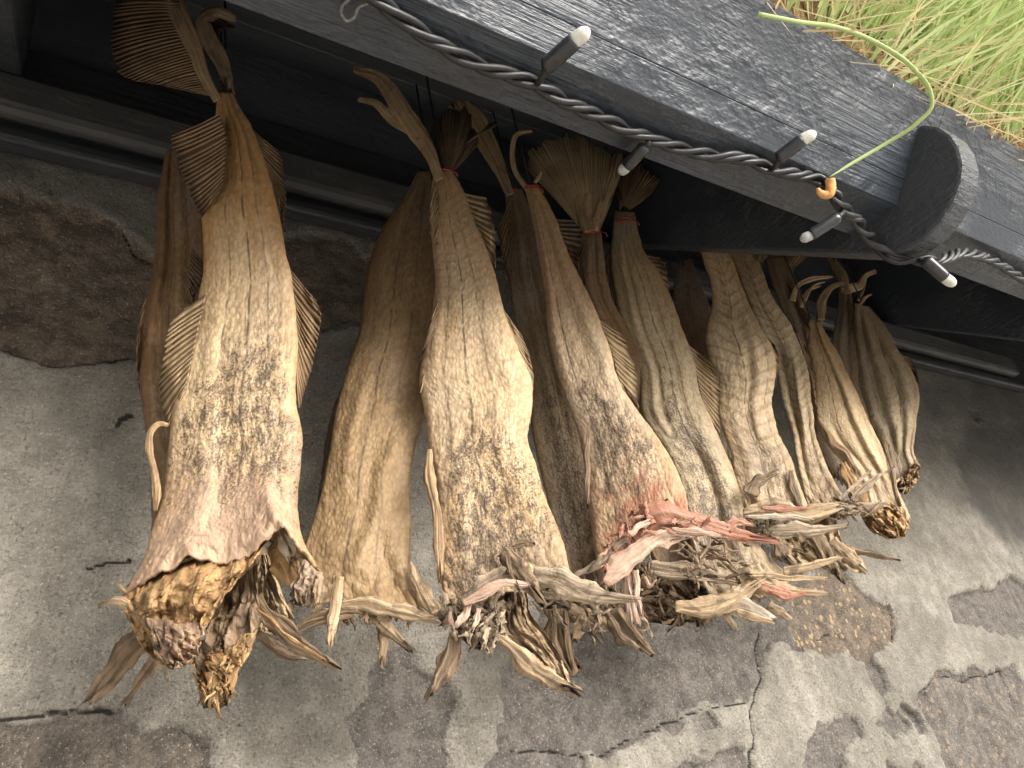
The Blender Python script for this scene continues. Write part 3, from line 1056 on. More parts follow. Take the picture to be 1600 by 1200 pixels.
def curve3(p, n):
    d = np.r_[0, np.cumsum(np.linalg.norm(np.diff(p, axis=0), axis=1))]
    d /= d[-1]
    t = np.linspace(0, 1, n)
    q = np.c_[p]
    m_ = np.gradient(q, d, axis=0)
    i = np.clip(np.searchsorted(d, t, side='right') - 1, 0, len(p) - 2)
    h = (d[i + 1] - d[i])[:, None]
    u = ((t - d[i]) / (d[i + 1] - d[i]))[:, None]
    return (2 * u**3 - 3 * u**2 + 1) * q[i] + (u**3 - 2 * u**2 + u) * h * m_[i] + (-2 * u**3 + 3 * u**2) * q[i + 1] + (u**3 - u**2) * h * m_[i + 1]


cc = curve3(cab, 1400)
tg = np.gradient(cc, axis=0)
tg /= np.linalg.norm(tg, axis=1)[:, None]
n1 = np.cross(tg, [0, 0, 1.0])
n1 /= np.linalg.norm(n1, axis=1)[:, None]
n2 = np.cross(n1, tg)
ln = np.r_[0, np.cumsum(np.linalg.norm(np.diff(cc, axis=0), axis=1))]
m = MB()
loose = .0026 + .0022 * (vn(ln * 9, 0, 0, 3) * .5 + .5)
for j in range(3):
    a = ln * 2 * np.pi / .074 + j * 2 * np.pi / 3 + .9 * vn(ln * 12, j, 0, 9)
    m.tube(cc + n1 * (loose * np.cos(a))[:, None] + n2 * (loose * np.sin(a))[:, None], .0027, 8)
m.build('cable', M_RUB, lights)


def lamp(base, mid, tip, d, dd, r, bulbmat, joint):
    """socket from base to mid, cap from mid to tip; d forward distance, dd change along the lamp"""
    P = lambda q, e: unp(np.array([q]), np.array([e]))[0]
    b, mm, tp = P(base, d), P(mid, d + dd * .75), P(tip, d + dd)
    ax = tp - b
    ax /= np.linalg.norm(ax)
    s_ = MB()
    q = np.linspace(0, 1, 12)
    path = b + (mm - b) * q[:, None]
    rr = np.interp(q, [0, .05, .1, .85, .9, 1], [.55, .9, 1, 1.0, .96, .96]) * r
    s_.tube(path, rr, 20)
    so = s_.build('lamp_socket', M_SOCK, lights)
    s_ = MB()
    q = np.sin(np.linspace(0, 1, 14) * np.pi / 2)
    path = mm - ax * .001 + (tp - mm) * q[:, None]
    rr = .86 * r * np.sqrt(np.clip(1 - np.clip((q - .45) / .55, 0, 1) ** 2, .002, 1))
    s_.tube(path, rr, 20)
    s_.build('bulb', bulbmat, so)
    j = np.array(joint)
    s_ = MB()
    s_.tube(curve3(np.array([j, j * .5 + b * .5 + np.array([0, 0, -.003]), b + ax * .003]), 14), .0026, 10)
    s_.build('lead', M_RUB, so)


def dz(px, py, z):
    r = rays((px, py))
    return F * z / r[2]


lamp((850, 107), (899, 63), (923, 43), dz(850, 107, .645 * K) - .022, -.022, .0064, M_BULB, at_z(838, 132, zc))
lamp((1010, 226), (980, 260), (966, 273), dz(1010, 226, .64 * K) - .007, .022, .0057, M_CLEAR, at_z(1012, 216, zc))
lamp((1214, 249), (1254, 218), (1277, 206), dz(1214, 249, .645 * K) - .022, -.015, .0063, M_BULB, at_z(1205, 264, zc))
lamp((1312, 338), (1266, 368), (1249, 376), float(F * .385 * K / rays((1312, 338))[1]) - .009, .0, .0057, M_CLEAR, at(1316, 322, .385 * K))
lamp((1444, 405), (1476, 434), (1494, 447), dz(1444, 405, .566 * K) - .015, .0, .0066, M_BULB, at_z(1436, 406, .566 * K))

m = MB()
q = curve(np.array([(1297, 280), (1298, 292), (1295, 303), (1286, 304), (1279, 298), (1278, 294)], float), np.linspace(0, 1, 30))
dh = F * .356 * K / rays((1297, 283))[1] - .006
m.tube(unp(q, np.full(30, dh)), np.interp(np.linspace(0, 1, 30), [0, .5, .8, 1], [.0046, .0046, .0034, .0016]), 12)
o = m.build('cable_hook', M_ORA)
tag(o, 'small orange hook clip holding the cable at the fascia lower edge', 'hook')
m = MB()
q = curve(np.array([(548, -2), (536, 8), (534, 22), (543, 33), (553, 28), (560, 12), (575, 5)], float), np.linspace(0, 1, 40))
m.tube(unp(q, np.full(40, dz(545, 15, .64 * K))), .0012, 8)
o = m.build('wire_hook', M_WIRE)
tag(o, 'bent wire hook under the eave beam at top left above the cable', 'hook')

# ------------------------------------------------------------------ the dried fish
CREAM, BROWN = (.60, .455, .275), (.215, .125, .06)
GRP = 'dried fish hanging under the eave'

# --- the big one in front at the left
f = Fish('largest dried fish, at the far left, with torn amber neck and tall tail fins',
         skin_material('fish_skin_large_freckled', (.63, .48, .29), (.27, .155, .07), 1, chev=.12, lines=(.12, -.35, .5), spk=1.0, red=(.40, .27, .19)),
         (.825, .80),
         [(342, 146), (339, 176), (337, 215), (334, 255), (325, 300), (318, 340), (319, 380), (320, 420), (314, 460), (298, 520), (284, 580), (272, 640), (264, 700), (258, 765), (240, 830), (224, 880), (196, 928)],
         [(362, 146), (374, 170), (392, 200), (412, 255), (428, 310), (439, 360), (444, 395), (452, 425), (459, 480), (462, 550), (462, 635), (470, 680), (468, 725), (462, 775), (465, 820), (478, 858), (494, 884)],
         [(240, 903), (268, 886), (310, 872), (345, 880), (385, 866), (422, 842), (440, 824), (462, 850)],
         bulge=(.8, .6, .5, .45, .42, .4, .36, .34), seed=1, wr=1.15,
         folds=[((.35, .02), (.62, .42), .006, .10), ((-.1, .02), (.1, .3), .005, .12), ((.55, .1), (.75, .5), -.005, .1), ((-.45, .35), (-.55, .95), .0045, .12), ((-.25, .45), (-.3, 1.), -.0035, .08), ((.2, .5), (.5, 1.0), .003, .15), ((.75, .5), (.72, .95), .004, .12)],
         brown=(.06, .36, 1.0, .10), rag=3.5, nu=170, nv=360,
         speck=[(.3, .64, .55, .14, .85), (-.15, .6, .3, .16, .55), (-.45, .76, .7, .13, .6), (.3, .84, 1.2, .16, .55), (.6, .46, .35, .1, .45), (-.6, .62, .25, .1, .4)],
         red=[(-.3, .97, 1.2, .14, .95), (-.6, .82, .5, .15, .6), (.4, .86, .5, .12, .55)])
f.fin('tail_fin', [(338, 152), (322, 132), (308, 92), (292, 46), (270, -30)], [(318, 148), (250, 133), (184, 112), (172, 60), (180, 5), (196, -50)], 28, d1=.02, rag=.03, bend=.12)
f.strip('tail_fin_spine', [([(340, 158), (318, 118), (300, 72), (278, 18), (258, -30)], [15, 17, 22, 26, 26], -.006, .01, .3)], M_TAIL)
f.fin('tail_fin', [(348, 150), (338, 112), (322, 66), (314, 34), (330, 16)], [(364, 150), (356, 112), (343, 78), (345, 48), (370, 44)], 14, mat=M_FIN_D, d0=.006, d1=.012)
f.strip('tail_fin_spine', [([(362, 148), (345, 98), (325, 58), (320, 30), (338, 20), (366, 30)], [10, 20, 26, 28, 24, 10], .004, .012, .25)], M_BONE_D)
f.fin('anal_fin', [(342, 178), (352, 206), (352, 245), (346, 290), (321, 336)], [(308, 190), (284, 192), (269, 212), (279, 258), (314, 342)], 17, d0=-.028, d1=-.006, rag=.03, bend=-.08, rib=.002)
f.fin('dorsal_fin', [(392, 200), (412, 250), (428, 300), (439, 352)], [(404, 206), (434, 236), (446, 296), (443, 354)], 13, d0=.004, d1=.012, rag=.04)
f.fin('anal_fin', [(322, 460), (313, 500), (300, 560), (286, 620), (272, 665)], [(318, 455), (276, 490), (254, 545), (249, 600), (262, 668)], 15, mat=M_FIN_P, d0=-.012, d1=.002, rag=.035, rib=.0018)
f.fin('dorsal_fin', [(453, 420), (460, 480), (463, 550), (464, 632)], [(458, 424), (500, 484), (497, 530), (467, 640)], 15, d0=.003, d1=.014, rag=.03, rib=.0018)
nk = f.lump('neck_flesh', [(205, 905), (190, 938), (200, 965), (212, 990), (240, 1030), (262, 1040)], [(425, 835), (400, 880), (370, 915), (345, 945), (318, 990), (292, 1036)], M_FLESH, d=-.015, bulge=.40, seed=3, rough=1.2, rag=5, nu=150, nv=130)
f.lump('neck_bone', [(228, 965), (236, 1000), (252, 1032), (268, 1042)], [(325, 975), (318, 1000), (304, 1022), (290, 1040)], M_NECK, d=-.036, bulge=.45, seed=5, rough=.8, rag=4, nu=80, nv=60)
f.strip('neck_splinter', [([(200, 948), (180, 940), (162, 944)], [16, 13, 8], -.01, -.006, .6), ([(206, 928), (190, 918), (182, 912)], [10, 9, 5], 0, 0, .6)], M_BONE)
f.strip('flesh_tab', [([(426, 832), (436, 862), (446, 894)], [18, 34, 40], .0, .01, .22), ([(440, 826), (462, 852), (494, 886)], [16, 16, 6], -.006, -.003, .4)], M_FLESH)
f.strip('white_membrane', [([(436, 838), (444, 862), (452, 878)], [6, 15, 6], -.016, -.012, .2), ([(446, 834), (458, 856), (462, 872)], [4, 9, 3], -.016, -.012, .2)], M_WHITE)
f.strip('lateral_flap', [([(262, 664), (248, 662), (237, 672), (234, 700), (240, 730), (246, 770), (244, 800)], [6, 10, 12, 11, 12, 14, 6], -.01, .0, .4)], M_TAIL)

# --- its mate behind
f = Fish('dark narrow dried fish half hidden behind the largest one at the far left',
         skin_material('fish_skin_dark_back', (.36, .25, .14), (.10, .058, .03), 2, lines=(-.3, .2), spk=.4, streak=1.4), (.93, .90),
         [(262, 236), (252, 280), (246, 340), (238, 430), (224, 490), (219, 560), (226, 640), (236, 720), (240, 800), (244, 880), (290, 940)],
         [(300, 232), (316, 290), (324, 360), (330, 440), (345, 520), (360, 600), (372, 700), (385, 800), (420, 880), (432, 930), (432, 960)],
         [(330, 985), (375, 990), (410, 985)], seed=2, brown=(.0, .9, .75, .35), tie=(345, 130),
         folds=[((-.75, .0), (-.8, .8), .006, .1), ((-.5, .1), (-.4, .8), -.006, .12), ((-.1, .0), (-.1, .8), .006, .16)])
f.fin('dorsal_fin', [(240, 440), (228, 500), (222, 570), (228, 650)], [(236, 440), (217, 500), (214, 575), (226, 655)], 8, mat=M_FIN, d0=0, d1=0)
f.fin('anal_fin', [(300, 390), (296, 420), (290, 470)], [(306, 392), (318, 410), (302, 472)], 8, mat=M_FIN_D, d0=-.03, d1=-.03)
f.lump('belly_flap', [(352, 925), (345, 960), (318, 1000), (312, 1050), (312, 1096)], [(402, 880), (404, 930), (402, 985), (382, 1030), (352, 1100)], M_BONE_D, d=-.055, bulge=.3, seed=8, rough=.8, rag=6, nu=100, nv=110)
f.lump('torn_flesh', [(302, 1028), (306, 1060), (318, 1092)], [(392, 992), (372, 1040), (340, 1102)], M_FLESH, d=-.066, bulge=.3, seed=9, rough=1.2, rag=7, nu=90, nv=80)
f.strip('neck_splinter', [([(330, 1050), (334, 1085), (341, 1114)], [22, 14, 5], -.075, -.075, .5), ([(372, 1020), (366, 1050), (360, 1082)], [14, 14, 7], -.075, -.07, .5), ([(388, 990), (390, 1010), (386, 1028)], [14, 12, 5], -.075, -.07, .4)], M_FLESH)
f.gnarl('torn_edge', [(315, 1040), (395, 985), (390, 1020), (350, 1100), (320, 1098)], 34, M_FLESH, -.082, (10, 28), (2, 6), 15, (95, 30))
f.lump('gill_flap', [(408, 866), (400, 920), (402, 985)], [(416, 866), (446, 940), (474, 1000)], M_BONE, d=-.03, bulge=.22, seed=12, rough=.8, rag=3, nu=70, nv=70)
f.strip('collar_bone', [([(396, 938), (440, 985), (522, 1038)], [26, 30, 9], -.055, -.045, .35), ([(400, 990), (440, 1020), (476, 1030)], [14, 18, 6], -.04, -.03, .4)], M_BONE_D)
f.strip('collar_bone', [([(402, 950), (450, 996), (505, 1030)], [4, 7, 4], -.063, -.052, .5)], M_FLESH)
f.strip('pectoral_fin', [([(240, 985), (190, 1030), (138, 1094)], [30, 30, 12], -.03, -.02, .2), ([(246, 992), (200, 1040), (150, 1092)], [14, 16, 8], -.036, -.024, .3), ([(252, 1010), (226, 1055), (197, 1098)], [16, 18, 9], -.03, -.03, .3)], M_BONE_D)
f.strip('neck_splinter', [([(254, 1030), (258, 1050), (262, 1064)], [7, 9, 4], -.04, -.04, .5), ([(318, 1000), (316, 1020), (318, 1032)], [10, 9, 4], -.05, -.05, .5)], M_BONE_G)

# --- dark broad fish between the big one and the pale one
f = Fish('broad dark brown dried fish behind, between the largest fish and pale centre fish',
         skin_material('fish_skin_umber', (.37, .255, .13), (.115, .068, .034), 3, chev=.25, lines=(-.2, .35), spk=.45, mott=1.1), (.93, .90),
         [(654, 268), (634, 305), (606, 345), (588, 384), (574, 430), (566, 480), (562, 520), (550, 555), (540, 590), (526, 645), (520, 695), (508, 750), (492, 810), (476, 860), (465, 895), (454, 928)],
         [(670, 268), (678, 320), (683, 370), (684, 420), (682, 480), (676, 530), (664, 590), (660, 655), (646, 700), (639, 745), (641, 815), (640, 880), (648, 925), (664, 958)],
         [(474, 945), (494, 948), (520, 944), (560, 945), (610, 950)],
         bulge=(.3, .4, .42, .36, .34, .34), seed=3, brown=(.05, .75, .5, .12), wr=1.2, tie=(672, 262),
         folds=[((-.6, .0), (-.55, .75), .004, .1), ((.3, .0), (.5, .6), -.009, .16), ((.55, .05), (.8, .6), .005, .14), ((.55, .6), (-.1, .95), .008, .14), ((-.3, .6), (-.5, .95), .004, .2), ((.3, .82), (.8, .99), -.007, .12)],
         speck=[(-.1, .45, .7, .16, .5), (.3, .5, .3, .06, .9)])
f.fin('dorsal_fin', [(543, 588), (530, 640), (524, 690), (512, 745), (498, 800)], [(538, 586), (520, 640), (509, 690), (502, 745), (494, 805)], 12, mat=M_FIN_D, d0=0, d1=.006)
f.fin('dorsal_fin', [(612, 335), (598, 375), (584, 430)], [(604, 340), (588, 380), (578, 434)], 9, mat=M_FIN_D, d0=-.004, d1=.0)
f.lump('neck_hump', [(482, 862), (462, 896), (455, 920), (458, 944)], [(506, 880), (503, 910), (494, 930), (486, 948)], fibre_material('purple_grey_skin', (.37, .28, .195), (.18, .125, .085), along=90, across=100, crumb=.002), d=-.014, bulge=.5, seed=4, rough=.6, rag=2, nu=60, nv=50)
f.strip('belly_fold', [([(528, 900), (524, 930), (522, 955), (514, 1006)], [14, 11, 13, 16], -.03, -.03, .5), ([(502, 905), (500, 930), (494, 952)], [22, 20, 9], -.024, -.024, .35)], M_BONE)
f.strip('collar_bone', [([(530, 950), (570, 942), (620, 954), (674, 968)], [14, 24, 26, 10], -.022, -.016, .4), ([(640, 880), (660, 930), (690, 968)], [10, 24, 12], -.012, -.01, .4)], M_BONE)
f.strip('pectoral_fin', [([(560, 952), (510, 962), (458, 980)], [13, 18, 9], -.03, -.02, .4), ([(556, 960), (500, 974), (462, 990)], [5, 9, 4], -.034, -.02, .5)], M_BONE_D)
f.strip('pectoral_fin', [([(566, 948), (600, 976), (636, 1012)], [14, 26, 8], -.012, .0, .3)], M_BONE)
f.strip('pectoral_fin', [([(604, 958), (602, 990), (598, 1036)], [14, 17, 6], .0, .0, .35), ([(594, 955), (592, 975), (597, 1000)], [8, 9, 4], .0, .0, .4)], M_BONE_D)
f.strip('neck_splinter', [([(462, 938), (452, 950), (450, 960)], [8, 9, 4], -.01, -.01, .5), ([(508, 950), (506, 965), (510, 976)], [9, 8, 3], -.01, 0, .5), ([(675, 960), (690, 952), (702, 945)], [16, 15, 8], -.012, -.012, .5)], M_BONE)
f.gnarl('torn_edge', [(480, 945), (660, 955), (640, 975), (500, 970)], 26, M_BONE_D, -.01, (10, 26), (2, 6), 12, (40, 50))

# --- pale fish in the centre foreground
f = Fish('cream dried fish in the centre foreground with dark speckled lower half and pink collar bone',
         skin_material('fish_skin_pale_centre', (.64, .48, .285), (.27, .155, .07), 4, chev=.4, chevf=105, lines=(-.12, .32, -.55), spk=1.0), (.82, .79),
         [(680, 268), (676, 292), (675, 340), (678, 400), (682, 450), (676, 500), (664, 555), (657, 596), (664, 650), (673, 700), (684, 745), (686, 800), (686, 850), (688, 895), (697, 944)],
         [(706, 268), (722, 298), (737, 340), (755, 380), (770, 425), (784, 480), (806, 540), (826, 590), (828, 645), (822, 684), (835, 726), (849, 772), (867, 816), (880, 850), (890, 896)],
         [(715, 950), (745, 948), (790, 925), (830, 915), (862, 908)],
         bulge=(.7, .5, .42, .38, .36, .34), seed=4, brown=(.03, .30, .60, .06), wr=1.1, nu=150, nv=320, tie=(692, 262),
         folds=[((-.2, .0), (-.35, .3), .004, .14), ((.25, .0), (.35, .35), -.004, .12), ((-.75, .1), (-.8, .5), .003, .1), ((-.55, .55), (-.6, .92), .004, .1), ((.6, .4), (.55, .95), .004, .16), ((.0, .55), (.2, .9), -.003, .2)],
         speck=[(.1, .70, .6, .09, .8), (-.35, .75, .4, .14, .75), (.1, .84, 1.2, .14, .6), (.5, .78, .5, .12, .6), (-.5, .93, .5, .06, .8)],
         red=[(-.5, .97, .6, .05, .25)])
f.strip('tail_fin', [([(690, 282), (668, 236), (640, 188), (612, 148), (586, 120), (558, 110)], [16, 20, 26, 30, 24, 10], -.012, .01, .3), ([(640, 205), (606, 178), (586, 160), (562, 156)], [14, 18, 14, 8], .0, .01, .3)], M_TAIL)
f.fin('tail_fin', [(688, 268), (697, 264), (708, 268)], [(668, 228), (690, 172), (722, 168), (750, 222)], 18, d0=.0, d1=.03, mat=M_FIN_D, rag=.05)
f.fin('tail_fin', [(712, 238), (728, 222)], [(766, 192), (782, 192)], 6, d0=.02, d1=.03, mat=M_FIN_D)
f.twine(693, 266, 13, 2, 2.0)
f.fin('dorsal_fin', [(724, 302), (742, 345), (762, 398), (772, 425)], [(729, 290), (756, 302), (770, 340), (775, 420)], 9, d0=.0, d1=.004, mat=M_FIN_P, rag=.06)
f.fin('anal_fin', [(680, 286), (684, 320), (684, 370), (684, 420)], [(675, 282), (672, 320), (672, 370), (680, 422)], 10, d0=-.012, d1=-.002, mat=M_FIN_P)
f.fin('anal_fin', [(684, 470), (680, 520), (670, 570), (664, 610)], [(682, 468), (668, 520), (655, 570), (657, 614)], 10, d0=-.008, d1=.0, mat=M_FIN_P)
f.fin('dorsal_fin', [(786, 482), (806, 540), (822, 590), (824, 655)], [(790, 478), (818, 532), (833, 580), (828, 662)], 13, d0=-.004, d1=.006, mat=M_FIN_P, rag=.04)
f.strip('belly_fold', [([(671, 700), (673, 740), (684, 800), (688, 860), (690, 905)], [8, 20, 16, 16, 8], -.012, -.012, .4)], M_TAIL)
f.strip('collar_bone', [([(722, 940), (752, 920), (790, 902), (832, 905)], [14, 26, 30, 18], -.038, -.038, .5), ([(830, 900), (880, 908), (925, 930), (980, 936)], [34, 44, 32, 9], -.036, -.02, .5)], M_BONE_G)
f.strip('collar_bone_face', [([(724, 940), (750, 926), (790, 912), (830, 916)], [9, 16, 12, 6], -.052, -.052, .5)], M_PINK)
f.strip('pelvic_fin', [([(784, 862), (804, 880), (820, 905), (838, 928)], [26, 34, 24, 8], -.05, -.05, .25), ([(800, 852), (818, 848), (830, 850)], [12, 14, 8], -.05, -.046, .35), ([(792, 868), (800, 898), (812, 922)], [10, 9, 4], -.056, -.056, .4)], M_BONE_D)
f.lump('head_flap', [(784, 925), (778, 960), (776, 985), (800, 1010), (845, 1055), (872, 1078)], [(822, 925), (834, 965), (858, 995), (878, 1028), (890, 1060), (893, 1078)], M_BONE, d=.012, bulge=.22, seed=14, rough=.8, rag=3, nu=90, nv=90)
f.strip('jaw_bone', [([(774, 992), (812, 1022), (856, 1058), (893, 1078)], [14, 30, 30, 14], -.012, .0, .45)], M_BONE)
f.strip('pectoral_fin', [([(714, 990), (700, 1030), (670, 1088)], [22, 27, 14], -.02, -.01, .3), ([(708, 996), (694, 1036), (676, 1086)], [8, 11, 5], -.028, -.018, .4)], M_BONE_D)
f.gnarl('neck_shreds', [(690, 935), (730, 945), (790, 930), (785, 985), (765, 1008), (715, 1000), (692, 960)], 60, M_BONE_G, -.024, (12, 34), (3, 9), 21, (95, 28))
f.gnarl('neck_shreds', [(690, 935), (780, 935), (775, 1000), (712, 998)], 36, M_BONE_D, -.012, (12, 36), (3, 9), 22, (90, 30))
f.lump('neck_bone', [(692, 930), (694, 960), (712, 985), (730, 1005)], [(800, 925), (792, 960), (778, 990), (756, 1010)], M_BONE_D, d=.004, bulge=.4, seed=23, rough=1.3, rag=5, nu=70, nv=60)
f.strip('neck_splinter', [([(732, 942), (726, 962), (714, 975)], [12, 13, 8], -.046, -.044, .5), ([(704, 956), (706, 980), (712, 996)], [8, 9, 4], -.03, -.03, .5), ([(748, 950), (744, 972), (738, 984)], [9, 10, 4], -.04, -.04, .5)], M_PINK)

# --- behind, right of the pale one
f = Fish('slim dark freckled dried fish squeezed behind the pale centre fish and the red boned one',
         skin_material('fish_skin_dull_freckled', (.36, .275, .175), (.13, .082, .045), 5, lines=(.1, -.4), spk=1.0, grey=.15), (.92, .91),
         [(790, 296), (792, 350), (797, 420), (803, 480), (815, 540), (826, 600), (830, 660), (842, 720), (856, 780), (872, 840), (885, 880)],
         [(814, 296), (832, 340), (846, 400), (860, 470), (876, 540), (896, 610), (915, 690), (925, 760), (932, 820), (938, 880)],
         [(895, 905), (915, 915), (930, 905)], seed=5, brown=(.02, .6, .9, .25), tie=(798, 294),
         speck=[(.0, .62, .9, .28, .75), (.2, .85, .9, .1, .8)],
         folds=[((-.2, .0), (-.1, .7), .005, .15), ((.35, .0), (.3, .7), -.005, .12)])
f.strip('tail_fin', [([(796, 306), (780, 266), (758, 220), (738, 180), (722, 158)], [15, 20, 28, 32, 24], -.012, .01, .3), ([(760, 240), (734, 200), (706, 165)], [10, 20, 12], .0, .014, .3)], M_TAIL)
f.twine(797, 297, 11, 3, 3.0)
f.fin('anal_fin', [(796, 316), (800, 370), (803, 420), (804, 475)], [(780, 318), (779, 370), (790, 420), (802, 480)], 11, mat=M_FIN, d0=-.012, d1=-.004)
f.strip('pectoral_fin', [([(872, 950), (874, 995), (890, 1042)], [34, 34, 20], -.012, .0, .2), ([(864, 955), (866, 1000), (884, 1044)], [8, 10, 5], -.018, -.006, .4), ([(884, 955), (886, 1000), (895, 1044)], [8, 10, 5], -.018, -.006, .4)], M_BONE_D)
f.strip('gill_flap', [([(918, 950), (910, 975), (898, 1000)], [16, 26, 10], -.02, -.012, .3), ([(890, 950), (925, 965), (970, 975)], [16, 18, 8], -.02, -.02, .4)], M_BONE)
f.gnarl('neck_shreds', [(830, 920), (940, 900), (1000, 930), (1010, 990), (960, 985), (900, 985), (840, 950)], 70, M_BONE_G, -.012, (14, 44), (3, 10), 31, (60, 50))
f.lump('neck_bone', [(820, 905), (835, 940), (870, 965)], [(960, 900), (965, 940), (940, 970)], M_BONE_D, d=.02, bulge=.25, seed=33, rough=1.2, rag=6, nu=80, nv=50)

# --- red boned fish
f = Fish('tan dried fish right of centre ending in a raw red and pink collar bone',
         skin_material('fish_skin_tan_red', (.60, .46, .30), (.26, .155, .08), 6, chev=.2, lines=(-.45, .15), spk=.85), (.82, .80),
         [(820, 290), (830, 330), (842, 390), (852, 455), (858, 515), (865, 562), (884, 620), (906, 685), (914, 720), (918, 765), (926, 820), (932, 865), (936, 908)],
         [(840, 292), (860, 328), (876, 365), (892, 405), (908, 440), (928, 480), (950, 540), (966, 596), (1000, 650), (1030, 690), (1054, 728), (1067, 765), (1074, 812)],
         [(962, 905), (996, 870), (1030, 845), (1056, 828)],
         bulge=(.8, .55, .5, .45, .42, .4), seed=6, brown=(.02, .42, .72, .08), wr=1.1, nu=140, nv=300, tie=(828, 286),
         speck=[(.0, .68, .6, .12, .9), (-.3, .8, .7, .12, .6), (.5, .75, .4, .15, .6), (-.2, .55, .4, .1, .5)],
         red=[(.2, .98, 1.2, .11, 1.0), (.0, .84, 1.2, .12, .38), (-.8, .75, .3, .1, .2)],
         folds=[((-.55, .0), (-.75, .5), .006, .12), ((.0, .0), (.2, .5), -.004, .15), ((.5, .1), (.75, .6), .005, .14), ((.35, .5), (.5, .9), .004, .2)])
f.strip('tail_fin', [([(824, 296), (806, 268), (800, 236), (806, 210), (830, 206)], [9, 9, 8, 9, 5], -.004, .012, .4), ([(836, 286), (842, 276), (846, 268)], [6, 6, 3], 0, 0, .5)], M_TAIL)
f.twine(830, 292, 11, 3, 3.0)
f.fin('dorsal_fin', [(862, 342), (876, 382), (892, 428)], [(872, 330), (896, 342), (906, 428)], 8, mat=M_FIN_D, d0=.002, d1=.01, rag=.08)
f.fin('dorsal_fin', [(936, 500), (954, 545), (970, 600), (998, 645)], [(952, 490), (978, 530), (992, 580), (1000, 648)], 11, d0=.004, d1=.012, mat=M_FIN_P)
f.strip('belly_fold', [([(924, 672), (918, 700), (918, 740), (920, 790)], [4, 9, 8, 4], -.014, -.01, .5)], M_BONE_D)
f.strip('collar_bone', [([(986, 836), (1030, 812), (1090, 820), (1150, 838), (1204, 848)], [26, 52, 44, 24, 8], -.04, -.015, .45), ([(1136, 824), (1152, 816), (1170, 820)], [20, 18, 6], -.032, -.03, .3)], M_RED)
f.strip('collar_bone_face', [([(944, 912), (968, 890), (1000, 862), (1036, 838), (1070, 838)], [12, 36, 34, 30, 14], -.046, -.05, .4), ([(984, 836), (1000, 822), (1012, 816)], [9, 14, 8], -.066, -.064, .4), ([(1050, 826), (1090, 830), (1130, 838)], [6, 12, 5], -.064, -.05, .4)], M_PINK)
f.gnarl('torn_flesh', [(980, 800), (1040, 782), (1066, 800), (1110, 816), (1060, 830), (990, 838), (945, 900), (936, 870)], 60, M_RED, -.05, (8, 26), (2, 7), 41, (150, 40))
f.strip('pelvic_fin', [([(980, 838), (950, 866), (926, 888), (902, 898)], [10, 15, 16, 7], -.055, -.045, .35), ([(938, 868), (930, 882), (918, 892)], [6, 8, 4], -.06, -.05, .4)], M_BONE_G)
f.strip('neck_splinter', [([(982, 894), (986, 930), (998, 978)], [9, 11, 7], -.03, -.02, .5), ([(994, 890), (996, 930), (1004, 960)], [8, 9, 4], -.034, -.024, .5), ([(1008, 900), (1016, 915), (1024, 908)], [6, 7, 3], -.03, -.03, .5), ([(976, 900), (978, 930), (988, 975)], [8, 10, 10], -.024, -.012, .5)], M_PINK)
f.strip('pectoral_fin', [([(958, 950), (980, 985), (1008, 1012)], [36, 36, 16], -.012, .0, .22), ([(954, 962), (975, 996), (1000, 1014)], [7, 9, 4], -.02, -.006, .4), ([(966, 950), (988, 980), (1010, 1006)], [7, 9, 4], -.02, -.006, .4)], M_BONE_D)

# --- fish whose great tail fan shows
f = Fish('dried fish mostly hidden behind others, with a wide spread tail fan tied with red twine',
         skin_material('fish_skin_brown_hidden', (.40, .28, .16), (.15, .09, .05), 7, lines=(.0,), spk=.4), (.90, .93),
         [(908, 356), (905, 390), (906, 430), (915, 470), (935, 520), (955, 600), (980, 700), (1005, 800), (1020, 880)],
         [(937, 356), (941, 390), (947, 430), (957, 470), (985, 520), (1010, 600), (1045, 700), (1075, 800), (1085, 880)],
         [(1040, 905), (1070, 900)], seed=7, brown=(.0, .7, 1.0, .5), tie=(922, 350), bulge=.5,
         folds=[((-.3, .0), (-.3, .3), .004, .2), ((.3, .0), (.3, .4), -.004, .15)])
f.fin('tail_fin', [(909, 360), (915, 348), (925, 346), (936, 360)], [(826, 268), (828, 238), (868, 216), (918, 214), (952, 230), (972, 246), (958, 306)], 36, d0=-.012, d1=.0, mat=M_FIN_P, rag=.035, nv=60, rib=.0012)
f.strip('tail_fin_root', [([(922, 362), (914, 336), (914, 310), (926, 284)], [20, 24, 22, 6], -.022, -.014, .35), ([(928, 360), (934, 336), (940, 312)], [14, 14, 5], -.022, -.014, .35)], M_TAIL)
f.twine(922, 361, 16, 3, 3.0, -.004)
f.fin('anal_fin', [(912, 380), (912, 420), (920, 470)], [(906, 382), (904, 420), (912, 474)], 7, mat=M_FIN_D, d0=-.01, d1=-.008)
f.gnarl('neck_shreds', [(1000, 880), (1110, 900), (1120, 970), (1050, 975), (1000, 955)], 60, M_BONE_D, -.012, (12, 40), (2, 8), 51, (60, 50))
f.lump('neck_bone', [(985, 880), (992, 930), (1010, 965)], [(1125, 890), (1125, 940), (1100, 975)], M_BONE_D, d=.01, bulge=.25, seed=53, rough=1.4, rag=7, nu=80, nv=50)

